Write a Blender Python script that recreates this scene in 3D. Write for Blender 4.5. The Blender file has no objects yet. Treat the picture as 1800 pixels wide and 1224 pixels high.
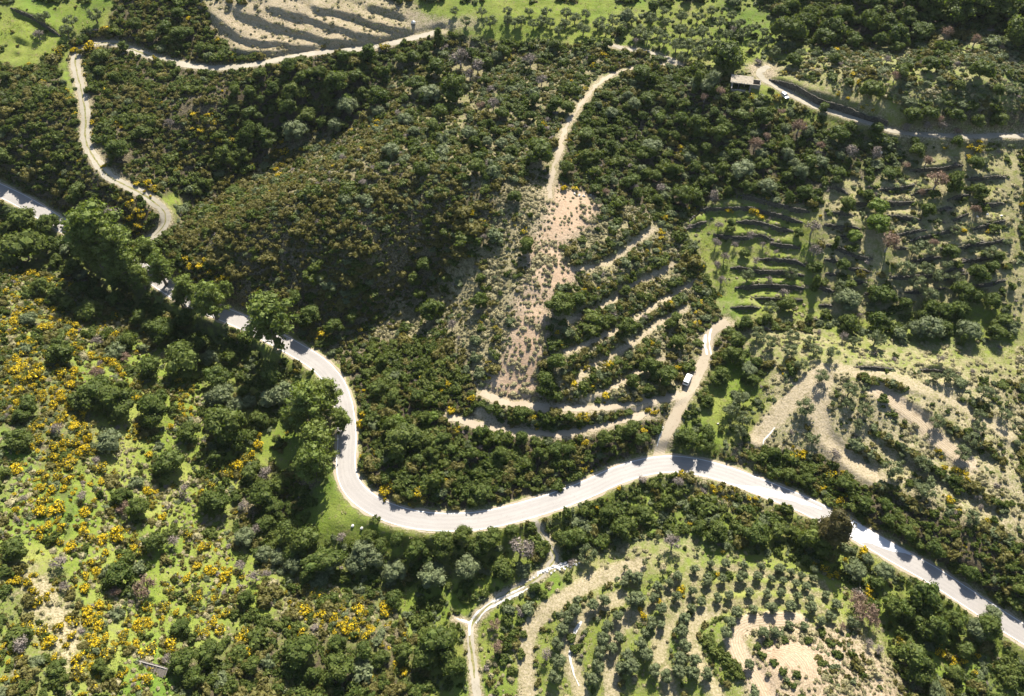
import bpy, math, random
import numpy as np
from mathutils import Vector, Matrix

random.seed(7)
RNG = np.random.default_rng(11)
SC = bpy.context.scene
COL = SC.collection

# ------------------------------------------------------------------ camera, sky, sun, exposure
CAM_H, PITCH, FPX, PW, PH = 220.0, math.radians(50), 1400.0, 1800, 1224
cd = bpy.data.cameras.new("camera")
cam = bpy.data.objects.new("camera", cd)
COL.objects.link(cam)
cam.location = (0, 0, CAM_H)
cam.rotation_euler = (math.pi / 2 - PITCH, 0, 0)
cd.sensor_width = 36.0
cd.lens = 36.0 * FPX / PW
cd.clip_start = 1.0
cd.clip_end = 6000.0
SC.camera = cam

SUN_EL, SUN_AZ = math.radians(43), math.radians(13)      # azimuth from +Y towards +X
wd = bpy.data.worlds.new("World")
SC.world = wd
wd.use_nodes = True
nt = wd.node_tree
nt.nodes.clear()
sky = nt.nodes.new("ShaderNodeTexSky")
sky.sky_type = 'NISHITA'
sky.sun_disc = False
sky.sun_elevation = SUN_EL
sky.sun_rotation = SUN_AZ
bg = nt.nodes.new("ShaderNodeBackground")
bg.inputs["Strength"].default_value = 0.07
ow = nt.nodes.new("ShaderNodeOutputWorld")
nt.links.new(sky.outputs[0], bg.inputs["Color"])
nt.links.new(bg.outputs[0], ow.inputs["Surface"])
sl = bpy.data.lights.new("sun", 'SUN')
sl.energy = 5.0
sl.angle = math.radians(0.5)
sl.color = (1.0, 0.95, 0.86)
sun = bpy.data.objects.new("sun", sl)
COL.objects.link(sun)
sdir = Vector((math.sin(SUN_AZ) * math.cos(SUN_EL), math.cos(SUN_AZ) * math.cos(SUN_EL), math.sin(SUN_EL)))
sun.rotation_euler = sdir.to_track_quat('Z', 'Y').to_euler()
sun.location = (0, 300, 400)
SC.view_settings.view_transform = 'Standard'
SC.view_settings.look = 'None'
SC.view_settings.exposure = 1.45
SC.view_settings.gamma = 1.0
SC.view_settings.use_curve_mapping = False
try:
    SC.cycles.max_bounces = 4
    SC.cycles.diffuse_bounces = 2
    SC.cycles.glossy_bounces = 1
    SC.cycles.transmission_bounces = 2
    SC.cycles.transparent_max_bounces = 4
    SC.cycles.use_denoising = True
    SC.cycles.denoising_prefilter = 'ACCURATE'
except Exception:
    pass

# ------------------------------------------------------------------ picture <-> place
FWD = np.array([0, math.cos(PITCH), -math.sin(PITCH)])
UP = np.array([0, math.sin(PITCH), math.cos(PITCH)])
RIGHT = np.array([1.0, 0, 0])


def rays(px, py):
    px = np.asarray(px, float); py = np.asarray(py, float)
    xc = (px - PW / 2) / FPX; v = (PH / 2 - py) / FPX
    return FWD[None] + xc[:, None] * RIGHT + v[:, None] * UP


def at_height(px, py, h):
    d = rays(px, py)
    t = (CAM_H - np.asarray(h, float)) / -d[:, 2]
    return np.array([0, 0, CAM_H]) + d * t[:, None]


def project(P):
    q = np.asarray(P, float) - np.array([0, 0, CAM_H])
    z = q @ FWD
    return np.stack([PW / 2 + FPX * (q @ RIGHT) / z, PH / 2 - FPX * (q @ UP) / z, z], 1)


# ------------------------------------------------------------------ noise
def vnoise(x, y, seed=0):
    xi = np.floor(x).astype(np.int64); yi = np.floor(y).astype(np.int64)
    fx = x - xi; fy = y - yi
    fx = fx * fx * (3 - 2 * fx); fy = fy * fy * (3 - 2 * fy)

    def h(a, b):
        n = (a * 374761393 + b * 668265263 + seed * 974634777) & 0x7FFFFFFF
        n = ((n ^ (n >> 13)) * 1274126177) & 0x7FFFFFFF
        n = (n ^ (n >> 16)) & 0xFFFFFF
        return n / float(0xFFFFFF)
    a = h(xi, yi); b = h(xi + 1, yi); c = h(xi, yi + 1); d = h(xi + 1, yi + 1)
    return (a * (1 - fx) + b * fx) * (1 - fy) + (c * (1 - fx) + d * fx) * fy


def fbm(x, y, seed=0, octv=3):
    s = 0; a = 0.5; t = 0
    for k in range(octv):
        s = s + a * vnoise(x * 2 ** k, y * 2 ** k, seed + 17 * k); t += a; a *= 0.5
    return s / t


# ------------------------------------------------------------------ terrain: heights at picture points
HP = """
22,348,14 145,412,10 310,512,5 420,563,2 520,612,0 590,672,0 611,775,0 628,866,0 695,906,0 770,917,0 850,912,0 970,881,0 1080,838,1 1180,816,2 1330,853,2 1425,895,1.5 1490,927,1 1640,1013,-1 1764,1092,-3
60,300,25 100,330,19 180,298,34 150,210,40 134,110,46 270,100,47 410,118,46 580,90,48 730,65,52 275,358,22 290,392,15 255,425,10
60,200,44 30,120,50 30,40,60 120,30,58 250,50,55 300,40,57 450,40,60 450,22,64 650,30,60 600,70,53
330,370,9 420,300,12 480,270,15 560,230,21 620,200,29 690,140,42
250,230,34 350,200,38 450,160,40 560,130,44
700,230,46 600,290,44 500,340,37 400,400,28 330,440,14
560,400,36 700,350,44 850,330,48 800,420,38 650,450,30 500,450,24 560,540,10 480,560,5
610,600,1 680,545,4 740,500,11 800,460,21 860,400,38
1190,112,56 1085,128,54 1012,198,52 985,260,50 968,325,47 960,380,44 958,430,40 940,500,34 920,560,28 900,620,22 880,690,14 985,718,12
830,560,20 760,620,10 700,680,5 650,720,3
930,760,8 900,820,4 800,860,3 700,850,3 650,800,3 1040,800,5
1100,450,30 1170,460,22 1200,530,13 1150,600,13 1100,660,13 1180,690,9 1050,600,20 1050,520,27 1130,390,34
1215,660,8 1243,600,10 1280,562,13 1270,555,12 1240,480,17 1200,410,24 1190,370,28 1160,300,36 1130,230,44 1120,160,52
1330,400,30 1400,440,28 1400,500,20 1350,540,15 1420,560,14 1300,360,34 1450,380,38 1550,330,46 1650,300,52 1765,300,54 1750,400,42 1650,420,38 1550,440,33 1550,500,25 1650,500,27 1750,500,30 1500,560,16 1620,570,18 1750,560,22
1300,250,46 1250,180,54 1400,220,54 1500,250,54 1308,150,60 1385,162,60 1460,195,60 1562,224,60 1765,238,60
1460,160,67 1560,190,68 1660,190,72 1760,170,76 1560,110,76 1450,110,68 1660,100,78 1760,110,80
1450,60,66 1560,75,72 1500,45,72 1550,22,80 1700,60,78 1765,30,84 1600,20,81 1400,30,69
1330,60,64 1200,60,60 1200,25,63 1050,50,58 1050,22,60 900,50,56 900,22,58 800,55,54 900,75,51 800,75,49
850,180,46 900,250,48 800,250,48 760,130,46 850,150,47 900,150,49 850,230,48
1350,620,14 1500,620,18 1700,620,20 1450,650,18 1560,660,20 1700,700,18 1400,700,14 1335,760,7 1300,720,8 1310,650,9 1280,780,4 1230,760,5
1440,740,12 1500,790,9 1540,850,7 1650,800,12 1750,850,11 1600,750,15 1740,760,15 1450,840,4
1600,935,6 1700,1000,5 1765,1030,4 1765,930,9
1250,880,-1 1150,880,-3 1050,920,-6 980,960,-10 1400,960,-1 1250,950,-3 1200,1000,-3 1300,1020,0 1350,1070,4 1380,1120,7 1420,1160,9 1420,1220,10 1500,1080,3 1550,1030,-1 1650,1060,-5 1650,1100,-6 1620,1180,-4 1750,1150,-10
1240,1100,0 1150,1100,-5 1100,1150,-9 1030,1150,-13 930,1130,-18 1050,1050,-8 940,1060,-13 830,1100,-20 830,1200,-22
760,1060,-22 700,1000,-20 600,960,-15 540,930,-12 480,870,-14 450,760,-14 480,700,-10 400,650,-14 330,590,-12 250,540,-8 150,480,-2 60,420,4 740,1130,-24 750,1200,-27
560,880,-5 600,930,-3 700,940,-3 850,940,-3 560,760,-4 500,640,-4
22,500,12 22,600,16 22,700,20 22,850,24 22,1000,28 22,1200,30 120,600,8 200,640,3 300,680,-4 120,750,14 220,780,6 300,850,-1 380,900,-9 200,950,10 320,980,0 420,1000,-8 100,1100,20 250,1100,10 380,1100,2 500,1080,-7 600,1100,-13 660,1120,-18 500,1200,-4 640,1200,-14 300,1200,12
"""
hp = np.array([[float(a) for a in t.split(",")] for t in HP.split()])
hp[:, 2] = np.where(hp[:, 2] > 0, hp[:, 2] * 0.66, hp[:, 2] * 0.38)
CP = at_height(hp[:, 0], hp[:, 1], hp[:, 2])
far = np.array([[-470, 0, 30], [470, 0, -20], [0, -60, -10], [-470, 300, 40], [470, 300, 42], [-470, 700, 85],
                [470, 700, 110], [0, 700, 70], [-200, 560, 60], [200, 560, 75], [0, 30, -14], [-200, 20, 26], [200, 20, -14]], float)
CP = np.vstack([CP, far])


def tps_fit(xy, z, lam):
    n = len(xy)
    r2 = ((xy[:, None] - xy[None]) ** 2).sum(2)
    K = 0.5 * r2 * np.log(r2 + 1e-12)
    K[np.arange(n), np.arange(n)] = lam
    Pm = np.hstack([np.ones((n, 1)), xy])
    A = np.zeros((n + 3, n + 3))
    A[:n, :n] = K; A[:n, n:] = Pm; A[n:, :n] = Pm.T
    return np.linalg.solve(A, np.concatenate([z, np.zeros(3)]))


SCL = 100.0
xyc = CP[:, :2] / SCL
W_ = tps_fit(xyc, CP[:, 2], 0.0025)


def tps(x, y):
    out = np.empty(len(x))
    for i in range(0, len(x), 20000):
        q = np.stack([x[i:i + 20000], y[i:i + 20000]], 1) / SCL
        r2 = ((q[:, None] - xyc[None]) ** 2).sum(2)
        out[i:i + 20000] = (0.5 * r2 * np.log(r2 + 1e-12)) @ W_[:-3] + W_[-3] + q @ W_[-2:]
    return out


# fine grid in view, wide cells outside
GS = 0.8
X0, X1, Y0, Y1 = -330.0, 330.0, 40.0, 440.0
gx = np.arange(X0, X1 + 0.01, GS); gy = np.arange(Y0, Y1 + 0.01, GS)
NX, NY = len(gx), len(gy)
cx = np.arange(X0 - 8, X1 + 8.1, 4.0); cy = np.arange(Y0 - 8, Y1 + 8.1, 4.0)
CXX, CYY = np.meshgrid(cx, cy)
CZ = tps(CXX.ravel(), CYY.ravel()).reshape(CXX.shape)


def cubic_matrix(fine, coarse):
    n = len(coarse); s = coarse[1] - coarse[0]
    u = (fine - coarse[0]) / s
    i = np.clip(np.floor(u).astype(int), 1, n - 3); t = u - i
    M = np.zeros((len(fine), n))
    w = [(-t + 2 * t**2 - t**3) / 2, (2 - 5 * t**2 + 3 * t**3) / 2, (t + 4 * t**2 - 3 * t**3) / 2, (-t**2 + t**3) / 2]
    r = np.arange(len(fine))
    for k in range(4):
        M[r, i + k - 1] += w[k]
    return M


Z = cubic_matrix(gy, cy) @ CZ @ cubic_matrix(gx, cx).T
GX, GY = np.meshgrid(gx, gy)
Z += (fbm(GX / 26, GY / 26, 3, 4) - 0.5) * 2.6 + (fbm(GX / 7, GY / 7, 5, 2) - 0.5) * 0.7


def hz(x, y):
    u = np.clip((np.asarray(x, float) - X0) / GS, 0, NX - 1.001); v = np.clip((np.asarray(y, float) - Y0) / GS, 0, NY - 1.001)
    i = u.astype(int); j = v.astype(int); fx = u - i; fy = v - j
    return (Z[j, i] * (1 - fx) + Z[j, i + 1] * fx) * (1 - fy) + (Z[j + 1, i] * (1 - fx) + Z[j + 1, i + 1] * fx) * fy


TT = np.linspace(120, 720, 400)


def ground_at(px, py):
    """points of the ground seen at these picture points"""
    px = np.atleast_1d(np.asarray(px, float)); py = np.atleast_1d(np.asarray(py, float))
    out = np.empty((len(px), 3))
    o = np.array([0, 0, CAM_H])
    for a in range(0, len(px), 3000):
        d = rays(px[a:a + 3000], py[a:a + 3000])
        p = o + d[:, None, :] * TT[None, :, None]
        below = p[..., 2] < hz(p[..., 0].ravel(), p[..., 1].ravel()).reshape(p.shape[:2])
        k = np.maximum(np.argmax(below, 1), 1)
        lo = TT[k - 1].copy(); hi = TT[k].copy()
        for _ in range(12):
            m = (lo + hi) / 2
            q = o + d * m[:, None]
            b = q[:, 2] < hz(q[:, 0], q[:, 1])
            hi = np.where(b, m, hi); lo = np.where(b, lo, m)
        out[a:a + 3000] = o + d * hi[:, None]
    return out


def P(s):
    return np.array([[float(a) for a in t.split(",")] for t in s.split()])


def resample(w, step):
    w = np.asarray(w, float)
    # Catmull-Rom through the points, then even spacing
    q = np.vstack([2 * w[0] - w[1], w, 2 * w[-1] - w[-2]])
    o = []
    for i in range(1, len(q) - 2):
        for t in np.linspace(0, 1, 12, endpoint=False):
            a, b, c, d = q[i - 1], q[i], q[i + 1], q[i + 2]
            o.append(0.5 * (2 * b + (c - a) * t + (2 * a - 5 * b + 4 * c - d) * t * t + (3 * b - a - 3 * c + d) * t**3))
    o.append(w[-1]); o = np.array(o)
    L = np.concatenate([[0], np.cumsum(np.linalg.norm(np.diff(o[:, :2], axis=0), axis=1))])
    n = max(2, int(L[-1] / step) + 1)
    s = np.linspace(0, L[-1], n)
    return np.stack([np.interp(s, L, o[:, k]) for k in range(o.shape[1])], 1)


def polyline_field(line, reach, side=True):
    """(index box, distance, along index, signed side) of the grid near a dense world polyline (m spacing ~ 1)"""
    x0, y0 = line[:, :2].min(0) - reach; x1, y1 = line[:, :2].max(0) + reach
    i0, i1 = np.searchsorted(gx, [x0, x1]); j0, j1 = np.searchsorted(gy, [y0, y1])
    if i1 <= i0 or j1 <= j0:
        return None
    sx, sy = GX[j0:j1, i0:i1].ravel(), GY[j0:j1, i0:i1].ravel()
    best = np.full(len(sx), 1e9); idx = np.zeros(len(sx), int); par = np.zeros(len(sx)); sg = np.zeros(len(sx))
    for k in range(len(line) - 1):
        a, b = line[k, :2], line[k + 1, :2]
        ab = b - a; l2 = (ab**2).sum() + 1e-9
        m = (sx > min(a[0], b[0]) - reach) & (sx < max(a[0], b[0]) + reach) & (sy > min(a[1], b[1]) - reach) & (sy < max(a[1], b[1]) + reach)
        if not m.any():
            continue
        mi = np.nonzero(m)[0]
        qx = sx[mi] - a[0]; qy = sy[mi] - a[1]
        t = np.clip((qx * ab[0] + qy * ab[1]) / l2, 0, 1)
        d = np.hypot(qx - t * ab[0], qy - t * ab[1])
        u = d < best[mi]
        ui = mi[u]
        best[ui] = d[u]; idx[ui] = k; par[ui] = t[u]
        sg[ui] = np.sign(ab[0] * qy - ab[1] * qx)[u]
    sh = (j1 - j0, i1 - i0)
    return (slice(j0, j1), slice(i0, i1)), best.reshape(sh), idx.reshape(sh), par.reshape(sh), sg.reshape(sh)


def sstep(e0, e1, x):
    t = np.clip((x - e0) / (e1 - e0), 0, 1)
    return t * t * (3 - 2 * t)


# ------------------------------------------------------------------ terrace risers (drawn in the picture, left to right; uphill is the far side unless given)
STONE_RISERS = """
1295,390 1330,392 1367,401 1395,406;1255,413 1292,417 1310,417 1332,413 1360,421;1355,428 1380,432 1405,437;1335,456 1367,458 1395,461 1415,468;1285,471 1305,472 1342,478 1372,478 1412,485;1292,506 1330,503 1362,503 1412,507;1320,523 1355,526 1410,527;1285,540 1305,541 1340,540;1232,368 1265,367 1317,366 1342,372 1367,378 1410,391;1290,346 1312,348 1330,353 1345,358 1387,368 1422,373;1332,576 1362,581;1417,563 1445,561
1452,330 1477,333 1490,342;1547,333 1577,333 1610,325;1547,356 1580,358 1605,355;1560,378 1590,383 1617,387;1665,353 1680,347 1702,343;1727,360 1765,358;1675,388 1700,376;1710,403 1735,396 1765,388;1572,436 1594,437;1577,413 1625,407;1600,461 1627,456 1652,453;1565,488 1600,487 1640,485 1680,473;1590,513 1627,510 1660,506;1452,431 1477,438 1510,453 1532,456;1490,471 1527,478;1485,491 1522,498;1440,506 1465,513;1440,536 1462,538;1452,481 1470,483;1720,431 1740,428 1765,421
1450,395 1480,400 1512,403;1600,421 1650,411 1690,403;1650,438 1700,433 1728,426;1690,461 1740,453 1765,449;1658,489 1700,481;1700,506 1740,499 1765,493;1520,517 1562,519;1640,373 1672,366;1600,341 1642,333;1480,355 1532,361;1462,373 1502,379;1470,413 1512,421;1450,456 1482,461;1700,316 1740,312 1765,313;1600,300 1650,297 1690,292;1205,403 1216,398 1240,391;1240,372 1228,378 1212,392
1500,645 1540,647 1572,649;1612,650 1645,649 1692,656
1352,138 1400,155 1440,175 1480,187 1520,200 1560,214
20,14 40,24 60,32 80,46 108,64
"""
EARTH_RISERS = """
345,10 362,21 392,47 410,60 430,72 460,79 500,81 547,89 600,90;405,10 417,24 442,32 472,44 510,55 555,67 585,77 622,84 660,85;465,12 480,20 522,30 567,44 605,54 635,65 672,74 710,72;540,10 567,20 600,25 642,40 685,51 725,56;640,12 680,22 720,36;400,87 435,93 472,93 520,93;20,62 45,76 60,82;20,92 40,98
1010,462 1060,446 1110,410 1140,390;990,552 1050,524 1090,494 1130,474 1172,452;985,606 1040,584 1090,558 1130,533 1180,503 1212,484;1000,668 1020,634 1060,613 1110,583 1150,553 1195,532;1015,692 1060,672 1110,642 1155,618
850,712 880,730 930,741 985,748 1040,740 1100,724 1145,716;1000,712 1060,706 1120,703 1180,684
1490,787 1522,802 1552,819;1522,837 1552,859 1595,889 1627,907;1535,762 1570,787 1600,804 1637,829 1677,852 1717,872 1765,902;1657,749 1690,764 1727,787 1765,816;1687,704 1715,717 1740,737 1765,757;1512,662 1545,674 1590,687;1550,700 1600,722 1650,760
"""
EARTH_W = []


def dense(px_pts, step=1.0):
    return resample(ground_at(px_pts[:, 0], px_pts[:, 1]), step)


def carve_riser(line, amp, w, soft):
    f = polyline_field(line, w)
    if f is None:
        return
    box, d, idx, par, sg = f
    n = len(line)
    s = (idx + par) / max(n - 1, 1)
    endf = np.clip(np.minimum(s, 1 - s) * n / 4.0, 0, 1)
    endf = np.where(d < 1e8, endf, 0)
    sd = d * sg
    wob = (vnoise(GX[box] / 3.1, GY[box] / 3.1, 9) - 0.5) * 0.9
    sd = sd + wob
    saw = np.clip(sd / soft, -1, 1) * np.clip(1 - np.abs(sd) / w, 0, 1)
    Z[box] += np.where(d < w, amp * saw * endf, 0)


stone_lines, earth_lines = [], []
for t in STONE_RISERS.replace("\n", ";").split(";"):
    if t.strip():
        stone_lines.append(dense(P(t)))
for t in EARTH_RISERS.replace("\n", ";").split(";"):
    if t.strip():
        earth_lines.append(dense(P(t)))
for k, l in enumerate(stone_lines):
    big = k >= len(stone_lines) - 2
    carve_riser(l, 1.1 if big else 1.2, 7.0 if big else 5.5, 0.45)
for k, l in enumerate(earth_lines):
    amp, w = (1.15, 7.0) if k < 6 else (0.9, 5) if k < 8 else (0.95, 6.5)
    carve_riser(l, amp, w, 0.6)

# ------------------------------------------------------------------ road and tracks
ROAD = P("-90,285 -40,315 22,348 60,370 100,391 145,413 200,447 250,478 310,511 360,539 420,564 470,588 520,615 560,642 588,672 602,705 608,740 610,775 608,810 611,838 625,863 655,887 695,905 740,915 790,918 850,914 910,902 970,884 1030,861 1080,838 1130,821 1180,815 1230,822 1280,836 1330,853 1380,873 1425,894 1490,926 1540,953 1590,983 1640,1012 1700,1049 1764,1091 1840,1140 1900,1182")
TRACKS = {
    "gravel_track": ("255,428 275,411 290,394 290,376 275,358 250,341 225,328 200,315 180,298 165,276 153,255 150,235 151,210 147,180 141,150 134,122 133,102 141,86 160,78 195,76 230,86 270,101 310,111 360,119 410,119 470,109 520,99 580,91 640,85 690,77 730,66 775,55", 3.8,
                     "pale gravel track climbing from the asphalt road to the ploughed terraces"),
    "dirt_path": ("1196,114 1160,115 1120,119 1085,129 1060,141 1040,159 1025,179 1012,199 1000,216 990,236 985,260 978,281 972,301 968,325 966,350", 1.8,
                  "worn earth path running down the crest of the middle spur"),
    "grove_track": ("1065,76 1090,84 1130,90 1167,101 1200,115", 2.4, "grassy track along the lower edge of the olive grove"),
    "farm_track": ("1352,116 1338,124 1334,131 1345,141 1360,150 1385,164 1420,181 1460,197 1500,208 1540,220 1562,229 1590,235 1620,237 1660,238 1700,239 1765,239 1810,240", 2.8,
                   "pale farm track passing the stone hut under the retaining wall"),
    "earth_track": ("1156,803 1168,772 1184,740 1200,706 1215,680 1230,650 1241,622 1244,598 1256,580 1280,565", 3.5,
                    "earth track with the white van leading up from the road"),
    "contour_track": ("845,690 880,706 930,713 985,719 1050,716 1110,713 1160,704 1196,692", 2.8, "narrow earth track crossing the foot of the middle spur"),
    "lower_track": ("790,733 830,744 870,756 930,762 990,763 1040,753 1100,738 1142,726", 2.2, "faint earth track on the lowest terrace of the middle spur"),
    "orchard_track": ("937,913 952,940 968,965 975,984 962,1000 937,1020 900,1040 870,1055 847,1075 830,1096 826,1122 829,1152 836,1200 840,1240", 2.1,
                      "rutted track dropping from the road beside the young olive orchard"),
    "track_spur": ("798,1088 812,1092 830,1098", 1.1, "short stony spur joining the orchard track"),
}
STRIPS = ["1120,992 1060,1014 1000,1046 957,1076 932,1106 923,1140 926,1190 928,1240", "1090,1050 1050,1066 1028,1082 1011,1106 1000,1135 1004,1162 1016,1205 1024,1240",
          "1115,1080 1090,1100 1078,1125 1072,1155 1076,1200 1080,1240",
          "1200,1065 1175,1090 1162,1120 1160,1155 1172,1195 1180,1230", "1255,1070 1222,1090 1212,1118 1220,1150 1240,1185 1260,1220",
          "1330,775 1352,745 1385,710 1420,672 1448,652", "1447,655 1440,690 1438,730 1450,770 1485,808 1540,842", "1450,648 1510,655 1570,666 1640,691 1700,722 1770,765",
          "1545,690 1588,718 1620,745 1655,780 1700,815", "1400,1092 1345,1092 1312,1098 1294,1112 1292,1132 1303,1158 1328,1192 1345,1225",
          "1150,1046 1190,1023 1240,1005 1290,1003 1340,1007 1390,1015 1445,1028", "1130,1078 1168,1050 1215,1027 1260,1033 1310,1028 1360,1033 1410,1041 1450,1054",
          "1168,1085 1195,1062 1235,1043 1262,1065 1300,1060 1350,1056 1400,1060 1440,1070"]


def smooth(a, k):
    q = np.pad(a, (k, k), mode='edge')
    return np.convolve(q, np.ones(2 * k + 1) / (2 * k + 1), mode='valid')


def carve_way(line, width, shoulder):
    f = polyline_field(line, width / 2 + shoulder)
    if f is None:
        return
    box, d, idx, par, sg = f
    i2 = np.minimum(idx + 1, len(line) - 1)
    zz = line[idx, 2] * (1 - par) + line[i2, 2] * par
    w = 1 - sstep(width / 2 + 0.5, width / 2 + shoulder, d)
    Z[box] = Z[box] * (1 - w) + zz * w


def offset(line, d):
    g = np.gradient(line[:, :2], axis=0); g /= np.linalg.norm(g, axis=1)[:, None] + 1e-9
    o = line.copy(); o[:, :2] += np.stack([-g[:, 1], g[:, 0]], 1) * d
    o[:, 2] = hz(o[:, 0], o[:, 1])
    return o


treads = [offset(l, -3.1) for l in earth_lines[8:15]]
ways = {}
rl = dense(ROAD, 1.5)
rl[:, 2] = smooth(smooth(rl[:, 2], 14), 14)
ways["road"] = rl
for nm, (pts, w, lab) in TRACKS.items():
    l = dense(P(pts), 1.5)
    l[:, 2] = smooth(l[:, 2], 5)
    ways[nm] = l
STRIP_W = [1.9, 1.5, 1.5, 1.5, 1.5, 2.2, 2.8, 1.8, 2.4, 1.9, .9, .9, .9]
strip_lines = [dense(P(s), 1.5) for s in STRIPS]
for s in strip_lines:
    s[:, 2] = smooth(s[:, 2], 5)
    carve_way(s, 2.5, 2.5)
for nm in TRACKS:
    carve_way(ways[nm], TRACKS[nm][1], 2.4)
ROAD_W = 6.2
carve_way(rl, ROAD_W + 1.2, 4.5)

# ------------------------------------------------------------------ land cover (outlined in the picture)
# g: green grass, d: straw-dry grass, s: bare soil; B/S big and small scrub, T trees, U cushions, D grey dry shrubs, K broom, G grass tufts
# m: share of scrub kinds (dark green, brown olive, grey green)
def zn(pts, g=0, d=0, s=0, B=0, S=0, T=0, U=0, D=0, K=0, G=0, m=(.5, .35, .15), r=0):
    return dict(poly=P(pts) if pts else None, g=g, d=d, s=s, B=B, S=S, T=T, U=U, D=D, K=K, G=G, m=m, r=r)


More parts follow.
